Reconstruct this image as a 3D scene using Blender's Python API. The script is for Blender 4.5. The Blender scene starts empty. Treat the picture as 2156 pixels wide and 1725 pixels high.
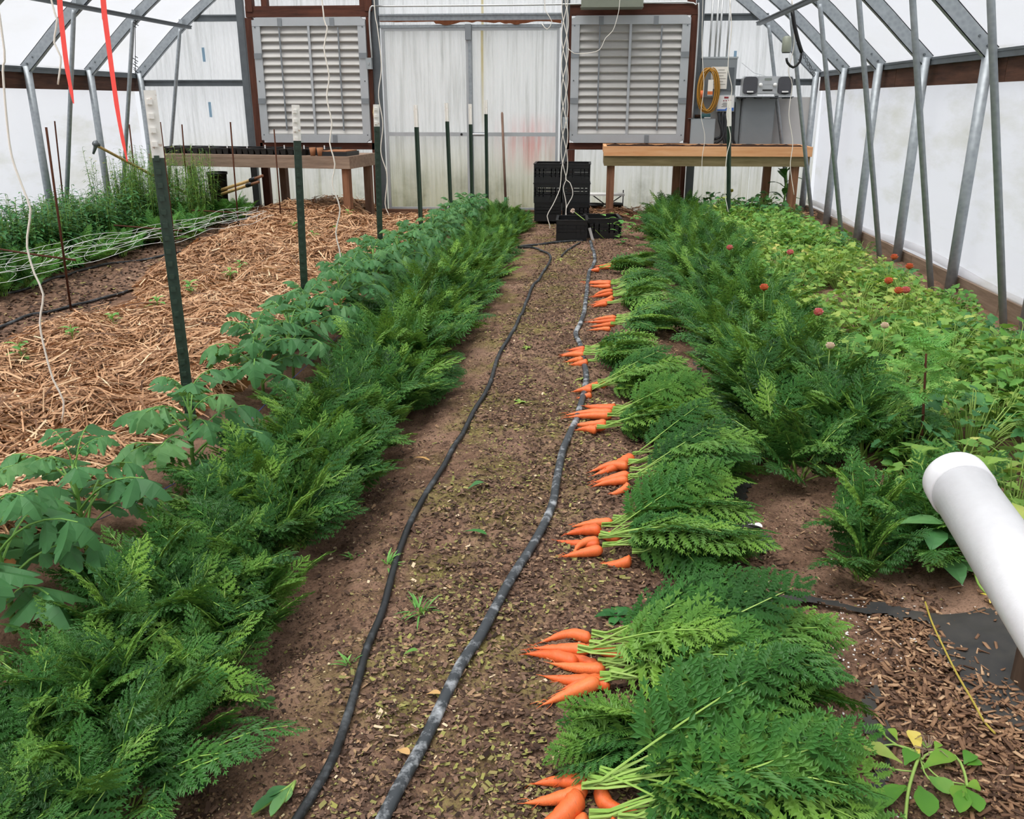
import bpy, math, random
import numpy as np
from mathutils import Vector, Matrix

# ---------------------------------------------------------------- camera, world, exposure
scene = bpy.context.scene
COL = scene.collection
FPX, CXP, CYP, CAMH = 1860.0, 1078.0, 862.5, 1.5
PITCH, YAW = math.radians(19.2), math.radians(4.5)
cam_d = bpy.data.cameras.new('camera'); cam = bpy.data.objects.new('camera', cam_d); COL.objects.link(cam)
cam.location = (0, 0, CAMH); cam.rotation_euler = (math.pi/2 - PITCH, 0, YAW)
cam_d.sensor_fit = 'HORIZONTAL'; cam_d.sensor_width = 36.0; cam_d.lens = 36.0*FPX/2156.0
cam_d.clip_start = 0.05; cam_d.clip_end = 200
scene.camera = cam
world = bpy.data.worlds.new('overcast_sky'); scene.world = world; world.use_nodes = True
wb = world.node_tree.nodes['Background']
wb.inputs[0].default_value = (0.93, 0.955, 1.0, 1); wb.inputs[1].default_value = 0.80
sun_d = bpy.data.lights.new('veiled_sun', 'SUN'); sun = bpy.data.objects.new('veiled_sun', sun_d); COL.objects.link(sun)
sun.rotation_euler = (math.radians(14), math.radians(-16), 0); sun_d.energy = 4.4; sun_d.angle = math.radians(50)
sun_d.color = (1.0, 0.97, 0.92)
scene.view_settings.view_transform = 'Standard'; scene.view_settings.look = 'None'
scene.view_settings.gamma = 1.0; scene.view_settings.use_curve_mapping = False
scene.view_settings.exposure = 0.28
scene.cycles.max_bounces = 5; scene.cycles.diffuse_bounces = 3; scene.cycles.transmission_bounces = 3; scene.cycles.glossy_bounces = 2
scene.cycles.transparent_max_bounces = 6; scene.cycles.use_adaptive_sampling = True; scene.cycles.adaptive_threshold = 0.05; scene.cycles.adaptive_min_samples = 12; scene.cycles.use_denoising = True
scene.cycles.caustics_reflective = False; scene.cycles.caustics_refractive = False

def ray(px, py):
    x = (px-CXP)/FPX; y = -(py-CYP)/FPX
    cp, sp = math.cos(PITCH), math.sin(PITCH); c, s = math.cos(YAW), math.sin(YAW)
    d = np.array([x, cp+y*sp, -sp+y*cp])
    return np.array([c*d[0]-s*d[1], s*d[0]+c*d[1], d[2]])
def G(px, py, z=0.0):                      # point of a level plane
    d = ray(px, py); return np.array([0, 0, CAMH])+d*((z-CAMH)/d[2])
def W(px, py, Y):                          # point of an upright cross plane
    d = ray(px, py); return np.array([0, 0, CAMH])+d*(Y/d[1])
def A(px, py, dep):                        # point at a depth along the view axis
    return np.array([0, 0, CAMH])+ray(px, py)*dep
RNG = np.random.default_rng(7); random.seed(7)
U = lambda a, b: float(RNG.uniform(a, b))

# ---------------------------------------------------------------- mesh helpers
class MB:
    def __init__(s): s.V = []; s.F = []; s.var = []; s.n = 0
    def add(s, V, F, var=0.5):
        V = np.asarray(V, float).reshape(-1, 3); s.V.append(V)
        s.F += [tuple(int(i)+s.n for i in f) for f in F]
        s.var.append(np.full(len(V), var) if np.isscalar(var) else np.asarray(var, float)); s.n += len(V)
        return s
    def box(s, a, b, var=0.5, bev=0.0):
        x0, y0, z0 = a; x1, y1, z1 = b
        if x0 > x1: x0, x1 = x1, x0
        if y0 > y1: y0, y1 = y1, y0
        if z0 > z1: z0, z1 = z1, z0
        V = [(x0,y0,z0),(x1,y0,z0),(x1,y1,z0),(x0,y1,z0),(x0,y0,z1),(x1,y0,z1),(x1,y1,z1),(x0,y1,z1)]
        return s.add(V, [(3,2,1,0),(4,5,6,7),(0,1,5,4),(1,2,6,5),(2,3,7,6),(3,0,4,7)], var)
    def beam(s, p, q, w, h, up=(0,0,1), var=0.5):
        p = np.asarray(p, float); q = np.asarray(q, float); d = q-p; d /= np.linalg.norm(d)
        up = np.asarray(up, float); r = np.cross(d, up)
        if np.linalg.norm(r) < 1e-4: r = np.cross(d, (1, 0, 0))
        r /= np.linalg.norm(r); u = np.cross(r, d); V = []
        for e in (p, q):
            for i, j in ((-1,-1),(1,-1),(1,1),(-1,1)): V.append(e+r*i*w/2+u*j*h/2)
        return s.add(V, [(0,1,2,3),(7,6,5,4),(0,4,5,1),(1,5,6,2),(2,6,7,3),(3,7,4,0)], var)
    def tube(s, P, R, n=8, caps=True, var=0.5, flat=1.0):
        P = np.asarray(P, float); m = len(P); R = np.full(m, R) if np.isscalar(R) else np.asarray(R, float)
        T = np.gradient(P, axis=0); T /= (np.linalg.norm(T, axis=1)[:, None]+1e-9)
        ref = np.array([0, 0, 1.0]) if abs(T[0][2]) < .9 else np.array([1.0, 0, 0])
        V = []; 
        for i in range(m):
            r = np.cross(T[i], ref); r /= np.linalg.norm(r)+1e-9; u = np.cross(r, T[i]); ref = u
            for k in range(n):
                a = 2*math.pi*k/n; V.append(P[i]+R[i]*(math.cos(a)*r+math.sin(a)*u*flat))
        F = [(i*n+k, i*n+(k+1) % n, (i+1)*n+(k+1) % n, (i+1)*n+k) for i in range(m-1) for k in range(n)]
        if caps: F += [tuple(range(n-1, -1, -1)), tuple((m-1)*n+k for k in range(n))]
        return s.add(V, F, var)
    def lathe(s, prof, n=16, c=(0,0,0), var=0.5):
        V = []; m = len(prof)
        for r, z in prof:
            for k in range(n):
                a = 2*math.pi*k/n; V.append((c[0]+r*math.cos(a), c[1]+r*math.sin(a), c[2]+z))
        F = [(i*n+k, i*n+(k+1) % n, (i+1)*n+(k+1) % n, (i+1)*n+k) for i in range(m-1) for k in range(n)]
        return s.add(V, F, var)
    def prism(s, poly, a, b, axis='y', var=0.5):      # 2D outline extruded a..b along an axis
        n = len(poly); V = []
        for t in (a, b):
            for (p, q) in poly: V.append((p, t, q) if axis == 'y' else (p, q, t) if axis == 'z' else (t, p, q))
        F = [tuple(range(n)), tuple(range(2*n-1, n-1, -1))]+[(i, i+n, (i+1) % n+n, (i+1) % n) for i in range(n)]
        return s.add(V, F, var)
    def mesh(s, name, mat, smooth=False):
        me = bpy.data.meshes.new(name); V = np.concatenate(s.V) if s.V else np.zeros((0, 3))
        me.from_pydata(V.tolist(), [], s.F); me.materials.append(M(mat))
        at = me.attributes.new('var', 'FLOAT', 'POINT'); at.data.foreach_set('value', np.concatenate(s.var).astype(np.float32))
        if smooth: me.polygons.foreach_set('use_smooth', [True]*len(me.polygons))
        me.update(); return me
    def build(s, name, mat, parent=None, smooth=False):
        return link(name, s.mesh(name, mat, smooth), parent)
def link(name, me, parent=None):
    o = bpy.data.objects.new(name, me); COL.objects.link(o)
    if parent is not None: o.parent = parent
    return o
def quads_mesh(name, V, F, var, mat):                 # fast path for very many quads
    me = bpy.data.meshes.new(name); n = len(F); V = np.asarray(V, np.float32); F = np.asarray(F, np.int32)
    me.vertices.add(len(V)); me.vertices.foreach_set('co', V.ravel())
    me.loops.add(n*4); me.loops.foreach_set('vertex_index', F.ravel())
    me.polygons.add(n); me.polygons.foreach_set('loop_start', np.arange(0, n*4, 4, dtype=np.int32))
    me.update(calc_edges=True); me.materials.append(M(mat))
    at = me.attributes.new('var', 'FLOAT', 'POINT'); at.data.foreach_set('value', np.asarray(var, np.float32)); return me
def tag(o, label, cat, group=None, kind=None):
    if label: o['label'] = label
    if cat: o['category'] = cat
    if group: o['group'] = group
    if kind: o['kind'] = kind
    return o
def thing(name, label, cat, loc=(0,0,0), rz=0.0, group=None):
    o = bpy.data.objects.new(name, None); COL.objects.link(o); o.empty_display_size = .05
    o.location = tuple(float(v) for v in loc); o.rotation_euler = (0, 0, rz); return tag(o, label, cat, group)
def struct(o): o['kind'] = 'structure'; return o
def copy_tree(o, parent=None):
    c = o.copy(); COL.objects.link(c); c.parent = parent
    for ch in list(o.children): copy_tree(ch, c)
    return c
def smooth_path(P, step=0.05):
    P = np.asarray(P, float); out = []
    Q = np.vstack([2*P[0]-P[1], P, 2*P[-1]-P[-2]])
    for i in range(1, len(Q)-2):
        n = max(2, int(np.linalg.norm(Q[i+1]-Q[i])/step))
        for k in range(n):
            t = k/n; a, b, c, d = Q[i-1], Q[i], Q[i+1], Q[i+2]
            out.append(.5*((2*b)+(-a+c)*t+(2*a-5*b+4*c-d)*t*t+(-a+3*b-3*c+d)*t**3))
    out.append(P[-1]); return np.array(out)
def vnoise(x, y, f, seed):                            # smooth value noise
    r = np.random.default_rng(seed).random((64, 64)); x = np.asarray(x, float)*f+100; y = np.asarray(y, float)*f+100
    xi = np.floor(x).astype(int); yi = np.floor(y).astype(int); u = x-xi; v = y-yi; u = u*u*(3-2*u); v = v*v*(3-2*v)
    g = lambda i, j: r[i % 64, j % 64]
    return (g(xi,yi)*(1-u)+g(xi+1,yi)*u)*(1-v)+(g(xi,yi+1)*(1-u)+g(xi+1,yi+1)*u)*v-.5
def sstep(a, b, x): t = np.clip((x-a)/(b-a), 0, 1); return t*t*(3-2*t)

# ---------------------------------------------------------------- materials
MATS = {}
def lin(h):
    h = h.lstrip('#'); v = [int(h[i:i+2], 16)/255 for i in (0, 2, 4)]
    return tuple((c/12.92 if c <= .04045 else ((c+.055)/1.055)**2.4) for c in v)+(1,)
class NT:
    def __init__(s, name):
        s.m = bpy.data.materials.new(name); s.m.use_nodes = True; s.t = s.m.node_tree; s.t.nodes.clear()
        s.out = s.t.nodes.new('ShaderNodeOutputMaterial')
    def n(s, typ, **kw):
        nd = s.t.nodes.new('ShaderNode'+typ)
        for k, v in kw.items():
            if hasattr(nd, k) and k not in ('Color', 'Scale'): setattr(nd, k, v)
            else: nd.inputs[k.replace('_', ' ')].default_value = v
        return nd
    def l(s, a, b): s.t.links.new(a, b)
    def coord(s, kind='Object'): return s.n('TexCoord').outputs[kind]
    def noise(s, vec, scale, detail=4, rough=.6, stretch=None):
        if stretch:
            mp = s.n('Mapping'); mp.inputs['Scale'].default_value = stretch; s.l(vec, mp.inputs[0]); vec = mp.outputs[0]
        nd = s.n('TexNoise'); nd.inputs['Scale'].default_value = scale; nd.inputs['Detail'].default_value = detail
        nd.inputs['Roughness'].default_value = rough; s.l(vec, nd.inputs['Vector']); return nd.outputs['Fac']
    def ramp(s, fac, stops):
        nd = s.n('ValToRGB'); cr = nd.color_ramp
        while len(cr.elements) < len(stops): cr.elements.new(.5)
        for e, (p, c) in zip(cr.elements, stops): e.position = p; e.color = lin(c) if isinstance(c, str) else c
        s.l(fac, nd.inputs[0]); return nd.outputs[0]
    def mix(s, fac, a, b, blend='MIX'):
        nd = s.n('Mix', data_type='RGBA', blend_type=blend)
        for sock, v in ((nd.inputs[0], fac), (nd.inputs[6], a), (nd.inputs[7], b)):
            if hasattr(v, 'is_linked'): s.l(v, sock)
            else: sock.default_value = v if not isinstance(v, str) else lin(v)
        return nd.outputs[2]
    def math(s, op, a, b=0.0, clamp=False):
        nd = s.n('Math', operation=op); nd.use_clamp = clamp
        for sock, v in ((nd.inputs[0], a), (nd.inputs[1], b)):
            if hasattr(v, 'is_linked'): s.l(v, sock)
            else: sock.default_value = v
        return nd.outputs[0]
    def attr(s, name='var'):
        nd = s.n('Attribute'); nd.attribute_name = name; return nd.outputs['Fac']
    def pbsdf(s, col, rough=.6, metal=0.0, spec=.5, bump=None, bs=.3, bd=.01):
        b = s.n('BsdfPrincipled')
        if hasattr(col, 'is_linked'): s.l(col, b.inputs['Base Color'])
        else: b.inputs['Base Color'].default_value = lin(col) if isinstance(col, str) else col
        if hasattr(rough, 'is_linked'): s.l(rough, b.inputs['Roughness'])
        else: b.inputs['Roughness'].default_value = rough
        b.inputs['Metallic'].default_value = metal; b.inputs['Specular IOR Level'].default_value = spec
        if bump is not None:
            bp = s.n('Bump'); bp.inputs['Strength'].default_value = bs; bp.inputs['Distance'].default_value = bd
            s.l(bump, bp.inputs['Height']); s.l(bp.outputs[0], b.inputs['Normal'])
        return b.outputs[0]
    def done(s, sh): s.l(sh, s.out.inputs[0]); return s.m

def simple(col, rough=.6, metal=0., spec=.5, nz=None, amt=.25, dark='#000000'):
    def f(name):
        t = NT(name); c = t.coord()
        if nz:
            fac = t.noise(c, nz[0] if isinstance(nz, tuple) else nz, 5, .65, nz[1] if isinstance(nz, tuple) else None)
            fac2 = t.math('MULTIPLY', t.ramp(fac, [(.3, (1,1,1,1)), (.7, (0,0,0,1))]), amt)
            return t.done(t.pbsdf(t.mix(fac2, col, dark), rough, metal, spec, fac, .15, .004))
        return t.done(t.pbsdf(col, rough, metal, spec))
    return f
def leaf(c0, c1, c2, trans=.3, rough=.5):
    def f(name):
        t = NT(name); oi = t.n('ObjectInfo')
        v = t.attr(); r = t.math('ADD', t.math('MULTIPLY', v, .75), t.math('MULTIPLY', oi.outputs['Random'], .25))
        nz = t.noise(t.coord(), 14, 2); r = t.math('ADD', r, t.math('MULTIPLY', t.math('SUBTRACT', nz, .5), .5), True)
        col = t.ramp(r, [(.0, c0), (.5, c1), (1.0, c2)])
        a = t.pbsdf(col, rough, 0, .3); tr = t.n('BsdfTranslucent'); t.l(t.mix(.35, col, '#b6d04a', 'MIX'), tr.inputs[0])
        mx = t.n('MixShader'); mx.inputs[0].default_value = trans; t.l(a, mx.inputs[1]); t.l(tr.outputs[0], mx.inputs[2])
        return t.done(mx.outputs[0])
    return f
def wood(c0, c1, scale=1.0, axis=0, rough=.75):
    def f(name):
        t = NT(name); c = t.coord(); st = [14, 14, 14]; st[axis] = 1.2
        oi = t.n('ObjectInfo'); mp = t.n('Mapping'); mp.inputs['Scale'].default_value = st
        sh = t.n('VectorMath', operation='ADD'); t.l(c, sh.inputs[0])
        cb = t.n('CombineXYZ'); 
        for k in range(3): t.l(t.math('MULTIPLY', oi.outputs['Random'], 7.0+k), cb.inputs[k])
        t.l(cb.outputs[0], sh.inputs[1]); t.l(sh.outputs[0], mp.inputs[0])
        n1 = t.noise(mp.outputs[0], 1.6*scale, 5, .7); n2 = t.noise(c, 2.2, 3)
        col = t.mix(t.math('MULTIPLY', n2, .35), t.ramp(n1, [(.3, c0), (.68, c1)]), c0)
        return t.done(t.pbsdf(col, rough, 0, .3, n1, .35, .004))
    return f
def m_soil(name):
    t = NT(name); c = t.coord(); sp = t.n('SeparateXYZ'); t.l(c, sp.inputs[0])
    big = t.noise(c, 1.3, 5, .6); mid = t.noise(c, 9, 6, .7); fine = t.noise(c, 110, 4, .8)
    col = t.ramp(mid, [(.28, '#564236'), (.5, '#876a57'), (.72, '#a88771')])
    sandy = t.math('MULTIPLY', t.ramp(big, [(.5, (0,0,0,1)), (.68, (1,1,1,1))]), .7)
    col = t.mix(sandy, col, '#bd9a83')
    # algae film growing on the damp middle bed
    n3 = t.noise(c, 3.2, 6, .72)
    def band(a, b, s): return t.math('MULTIPLY', t.math('MULTIPLY', t.math('SUBTRACT', s, a), 5.0, True), t.math('MULTIPLY', t.math('SUBTRACT', b, s), 5.0, True), True)
    al = t.math('MULTIPLY', t.math('MULTIPLY', t.math('SUBTRACT', n3, .47), 7.0, True), band(-.75, .12, sp.outputs[0]))
    col = t.mix(t.math('MULTIPLY', al, t.math('MULTIPLY', fine, 1.1)), col, '#85843f')
    col = t.mix(t.ramp(fine, [(.32, (.75,.75,.75,1)), (.5, (0,0,0,1))]), col, '#33271f')
    col = t.mix(t.ramp(fine, [(.62, (0,0,0,1)), (.78, (.8,.8,.8,1))]), col, '#a8937a')
    h = t.math('ADD', mid, t.math('MULTIPLY', fine, .6))
    return t.done(t.pbsdf(col, .95, 0, .15, h, .9, .02))
def varmat(stops, rough=.8, spec=.2):
    def f(name):
        t = NT(name); return t.done(t.pbsdf(t.ramp(t.attr(), stops), rough, 0, spec))
    return f
def film(stain, trp=.45, thr=.62, rough=.35):
    def f(name):
        t = NT(name); c = t.coord(); sp = t.n('SeparateXYZ'); t.l(c, sp.inputs[0])
        n = t.noise(c, 1.1, 6, .65, (1, .6, 2.2)); wr = t.noise(c, 2.6, 4, .55, (1, .5, 1))
        st = t.math('MULTIPLY', t.ramp(n, [(thr-.12, (0,0,0,1)), (thr+.12, (1,1,1,1))]), stain)
        col = t.mix(st, '#f4f4f6', '#b9b58e')
        tr = t.n('BsdfTransparent'); t.l(col, tr.inputs[0]); tl = t.n('BsdfTranslucent'); t.l(col, tl.inputs[0])
        df = t.pbsdf(col, rough, 0, .5, wr, .35, .05)
        a = t.n('MixShader'); a.inputs[0].default_value = .5; t.l(tl.outputs[0], a.inputs[1]); t.l(df, a.inputs[2])
        b = t.n('MixShader'); b.inputs[0].default_value = trp; t.l(a.outputs[0], b.inputs[1]); t.l(tr.outputs[0], b.inputs[2])
        return t.done(b.outputs[0])
    return f
def m_poly(name):                                     # ribbed polycarbonate with dirt streaks and algae
    t = NT(name); c = t.coord(); sp = t.n('SeparateXYZ'); t.l(c, sp.inputs[0]); z = sp.outputs[2]; x = sp.outputs[0]
    stk = t.noise(c, 1.0, 5, .7, (22, 1, .8)); blot = t.noise(c, 1.5, 5, .65)
    col = t.mix(t.math('MULTIPLY', t.ramp(stk, [(.5, (0,0,0,1)), (.74, (1,1,1,1))]), .5), '#f6f6f4', '#a5a7a0')
    low = t.math('MULTIPLY', t.math('SUBTRACT', 1.15, z), .95, True)
    col = t.mix(t.math('MULTIPLY', low, t.math('ADD', .15, t.math('MULTIPLY', stk, .5))), col, '#b9b56f')
    grime = t.math('MULTIPLY', t.math('MULTIPLY', t.math('SUBTRACT', blot, .52), 6., True), t.math('MULTIPLY', t.math('SUBTRACT', .75, z), 2., True))
    col = t.mix(t.math('MULTIPLY', grime, .55), col, '#6f7560')
    # faint red paint scuffs on the right door leaf
    pk = t.math('MULTIPLY', t.math('MULTIPLY', t.math('SUBTRACT', .62, t.math('ABSOLUTE', t.math('ADD', x, .72))), 1.6, True), t.math('MULTIPLY', t.math('SUBTRACT', .42, t.math('ABSOLUTE', t.math('SUBTRACT', z, .95))), 2.4, True))
    col = t.mix(t.math('MULTIPLY', pk, t.math('MULTIPLY', t.ramp(t.noise(c, 1.2, 4, .6, (9, 1, .5)), [(.42, (0,0,0,1)), (.66, (1,1,1,1))]), .75)), col, '#ee9a92')
    ys_ = t.math('MULTIPLY', t.math('MULTIPLY', t.math('SUBTRACT', .022, t.math('ABSOLUTE', t.math('ADD', x, 1.385))), 70., True), t.math('MULTIPLY', t.math('SUBTRACT', z, 1.0), 1.0, True))
    col = t.mix(t.math('MULTIPLY', ys_, t.math('ADD', .2, t.math('MULTIPLY', blot, .9))), col, '#c9b458')
    tr = t.n('BsdfTransparent'); t.l(col, tr.inputs[0]); tl = t.n('BsdfTranslucent'); t.l(col, tl.inputs[0])
    df = t.pbsdf(col, .3, 0, .4)
    a = t.n('MixShader'); a.inputs[0].default_value = .45; t.l(tl.outputs[0], a.inputs[1]); t.l(df, a.inputs[2])
    b = t.n('MixShader'); b.inputs[0].default_value = .40; t.l(a.outputs[0], b.inputs[1]); t.l(tr.outputs[0], b.inputs[2])
    return t.done(b.outputs[0])
def m_hose(base, dep, amt):
    def f(name):
        t = NT(name); c = t.coord(); n = t.noise(c, 7, 6, .7); n2 = t.noise(c, 26, 4, .7)
        fac = t.math('MULTIPLY', t.ramp(t.math('ADD', t.math('MULTIPLY', n, .65), t.math('MULTIPLY', n2, .35)), [(.5, (0,0,0,1)), (.62, (1,1,1,1))]), amt)
        return t.done(t.pbsdf(t.mix(fac, base, dep), .5, 0, .5, n2, .2, .004))
    return f
def m_tip(name):
    t = NT(name); oi = t.n('ObjectInfo'); n = t.noise(t.coord(), 16, 4, .7)
    f = t.math('MULTIPLY', t.ramp(n, [(.60, (0,0,0,1)), (.68, (1,1,1,1))]), .8)
    return t.done(t.pbsdf(t.mix(f, '#eeece6', '#9a5e2c'), .5, 0, .4))
def m_carrot(name):
    t = NT(name); c = t.coord(); n = t.noise(c, 30, 4, .7, (1.6, 1, 1)); n2 = t.noise(c, 8, 3)
    oi = t.n('ObjectInfo'); col = t.ramp(t.math('ADD', t.math('MULTIPLY', oi.outputs['Random'], .5), t.math('MULTIPLY', n2, .5)), [(.2, '#e0602a'), (.8, '#f07f45')])
    col = t.mix(t.math('MULTIPLY', t.ramp(n, [(.54, (0,0,0,1)), (.70, (1,1,1,1))]), .6), col, '#94583a')
    b = t.pbsdf(col, .42, 0, .5, t.noise(c, 40, 3, .6, (4, 1, 1)), .4, .003); return t.done(b)
def m_galv(name):
    t = NT(name); c = t.coord(); v = t.n('TexVoronoi'); v.inputs['Scale'].default_value = 26; t.l(c, v.inputs['Vector'])
    n = t.noise(c, 5, 5, .7); col = t.mix(t.math('MULTIPLY', n, .7), t.ramp(v.outputs['Distance'], [(0, '#949ca2'), (.8, '#b0b7bc')]), '#82888c')
    return t.done(t.pbsdf(col, .45, .3, .5, n, .1, .002))
DEFS = dict(
    soil=m_soil, flakes=varmat([(0, '#31251e'), (.35, '#584438'), (.6, '#7b6251'), (.8, '#a58766'), (.88, '#7c7a48'), (.93, '#92904f'), (1, '#d0bb9c')]),
    chips=varmat([(0, '#33261f'), (.35, '#6d5240'), (.7, '#97765a'), (1, '#c4a482')]),
    perlite=simple('#e9e6e0', .8), straw=varmat([(0, '#583c2a'), (.3, '#99704f'), (.6, '#c0946d'), (.85, '#d5af88'), (1, '#e2c9a4')], .6, .35),
    strawbase=simple('#9b6f45', .95, 0, .1, 12, .7, '#4a2f1c'),
    carrotleaf=leaf('#234824', '#417535', '#88b24b', .26, .45), carrotstem=leaf('#76a545', '#9cc45e', '#bfd982', .2, .45),
    frondpale=leaf('#3f7a3c', '#68a552', '#93c566', .3), darkleaf=leaf('#2c5a32', '#46804a', '#6fa05c', .25),
    tomatoleaf=leaf('#2c5a33', '#4a7f4a', '#7fa968', .25, .5), tomatostem=leaf('#5e8f45', '#7fae57', '#9cc46c', .15),
    ranleaf=leaf('#3c7434', '#6ca048', '#b9c968', .3, .5), ranleaf2=leaf('#55893e', '#8fb152', '#dcd07c', .32, .5), ranstem=leaf('#7ba84e', '#9fc065', '#c0d486', .2),
    weedleaf=leaf('#3c7a28', '#5d9434', '#93b040', .25, .4), bigleaf=leaf('#1d4a22', '#2f6b31', '#4a8740', .2, .4),
    yellowleaf=leaf('#c9b23f', '#e3cf5a', '#efe08a', .3), deadleaf=leaf('#b88a52', '#d0a86e', '#e5c896', .2),
    pinkpetal=leaf('#d9546a', '#ec8290', '#f3a6b4', .3), redpetal=leaf('#d2503f', '#e8705a', '#f29a86', .3), palepetal=leaf('#eccbb8', '#f3ddd0', '#f8ebe2', .3),
    purplepetal=leaf('#4a3a8a', '#5b479c', '#7a66b5', .2), yellowpetal=leaf('#d8cf48', '#e6de6a', '#f2ecaa', .3),
    carrot=m_carrot, rootcrown=simple('#6f6a38', .7), galv=m_galv, galvdark=simple('#6d7377', .5, .5, .5, 8, .3, '#3c4042'),
    film=film(.45, .45), roof=film(.12, .70), endfilm=film(.1, .5), poly=m_poly,
    redwood=wood('#3d2219', '#6b4030'), redwoodz=wood('#3d2219', '#6b4030', 1, 2), hipwood=wood('#3a241b', '#6d4a3a', 1, 1), baseboard=wood('#6f5c4d', '#a08b78', 1, 1),
    sill=wood('#4f3729', '#7c5c48'), greywood=wood('#7a6658', '#a8917e'), greywoodz=wood('#5d4538', '#8f7260', 1, 2), newwood=wood('#d99a68', '#f0bd90', .8), greenwood=wood('#6d6040', '#958664'),
    legwood=wood('#6b4733', '#a5775a', 1, 2), handle=wood('#a98a55', '#d4b57c', 1, 0, .5), greyhandle=wood('#7b6155', '#a08472', 1, 2),
    alum=simple('#bfc3c6', .45, .35, .5, 3, .25, '#8a8d8e'), slat=simple('#c9c8c5', .55, .15, .4, (1.2, (1, 1, 9)), .35, '#8d8678'), clip=simple('#8d9296', .5, .5),
    hose=m_hose('#1c1f21', '#8e959a', .3), tape=m_hose('#34393d', '#b9bec2', .85), blackpoly=simple('#202326', .45), crate=simple('#131416', .4),
    tgreen=simple('#18362d', .45, 0, .5, (9, (1, 1, .25)), .12, '#8d8a68'), ttip=m_tip, rust=simple('#5a3524', .9, .2, .3, 30, .5, '#2d1a12'), wire=simple('#3d3f40', .6, .4),
    twine=simple('#efe9de', .7), bluetwine=simple('#3d5fc0', .6), net=simple('#e8ece8', .6), yellowcord=simple('#a8973f', .8), flag=simple('#ff5a52', .5, 0, .3),
    pvc=simple('#dcdde0', .3, 0, .5, 40, .12, '#9a9a98'), fabric=simple('#2c2d2e', .75, 0, .3, 6, .5, '#58534a'), darkpost=wood('#3a2e26', '#5b4a3d', 1, 2),
    gbox=simple('#8b9194', .5, .1, .5, 2, .15), gboxl=simple('#a4abae', .5, .1), gpanel=simple('#c4c3c1', .6, 0, .4, 1.5, .12), heater=simple('#8a8f80', .5, .1, .4, 3, .15), black=simple('#0c0c0d', .5),
    white=simple('#eeeeec', .5), paper=simple('#ece8de', .8), ink=simple('#8d8a84', .8), blueprint=simple('#3f6fc2', .6), redled=simple('#8e1f2b', .3), orangecord=simple('#b07f2a', .5), orangelab=simple('#d8703a', .6),
    silver=simple('#c9ccce', .35, .5), speaker=simple('#55565b', .7, 0, .3, 90, .2), lcd=simple('#8b928c', .2), conduit=simple('#c3c6c6', .4, .4), flexblack=simple('#2b2d30', .5), teal=simple('#3d6a6c', .5),
    terracotta=simple('#9c6a48', .8), pot=simple('#1d1e20', .5), potsoil=simple('#3e2d23', .95, 0, .1, 40, .4), bluetape=simple('#8fb0c8', .6), dirtpeel=simple('#7c4a30', .8, 0, .2, 14, .5, '#3c2216'), greenmetal=simple('#2d6b3a', .4))
def M(k):
    if k not in MATS: MATS[k] = DEFS[k](k)
    return MATS[k]

# ---------------------------------------------------------------- the house: sizes
XL, XR, XC, YB, YF = -6.18, 3.05, -1.565, 12.6, -2.6
HIP = 1.84
RP = [(0, 1.84), (.85, 2.60), (1.9, 3.32), (3.1, 3.88), (4.615, 4.25)]
def zroof(x):
    d = min(abs(x-XL), abs(XR-x)); return float(np.interp(d, [p[0] for p in RP], [p[1] for p in RP]))
def ground(x, y):
    x = np.asarray(x, float); y = np.asarray(y, float)
    h = .05*sstep(-.85, -.62, x)*(1-sstep(.42, .75, x))-.0
    h = h+.06*sstep(-2.1, -1.8, x)*(1-sstep(-1.1, -.85, x)) + .05*sstep(.95, 1.3, x)
    h = h+.05*sstep(10.6, 11.6, y)*(1-sstep(-3.1, -2.8, x)*(1-sstep(-.3, .1, x)))-.03*sstep(11.0, 11.8, y)*sstep(-3.1, -2.8, x)*(1-sstep(-.9, -.5, x))
    h = h+.05*vnoise(x, y, .9, 1)+.035*vnoise(x, y, 2.7, 2)+.02*vnoise(x, y, 7, 3)+.014*vnoise(x, y, 17, 4)
    return h
def gz(x, y): return float(ground(x, y))
def onground(px, py, lift=0.0):
    z = 0.0
    for _ in range(5):
        p = G(px, py, z); z = gz(p[0], p[1])+lift
    return np.array([p[0], p[1], z])

# ground: one displaced soil sheet, finer where it is near
xs = np.concatenate([np.arange(-6.3, -2.2, .08), np.arange(-2.2, 2.0, .025), np.arange(2.0, 3.25, .06)])
ys = np.concatenate([np.arange(-2.7, 1.0, .2), np.arange(1.0, 5.0, .025), np.arange(5.0, 12.9, .05)])
gx, gy = np.meshgrid(xs, ys, indexing='ij'); hz = ground(gx, gy)
idx = np.arange(gx.size).reshape(gx.shape)
F = np.stack([idx[:-1,:-1], idx[1:,:-1], idx[1:,1:], idx[:-1,1:]], -1).reshape(-1, 4)
V = np.stack([gx, gy, hz+(.016*vnoise(gx, gy, 33, 5)+.012*vnoise(gx, gy, 60, 6))*(gy < 6)], -1).reshape(-1, 3)
me = quads_mesh('floor', V, F, np.zeros(len(V)), 'soil'); me.polygons.foreach_set('use_smooth', [True]*len(me.polygons))
struct(link('floor', me))

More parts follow.
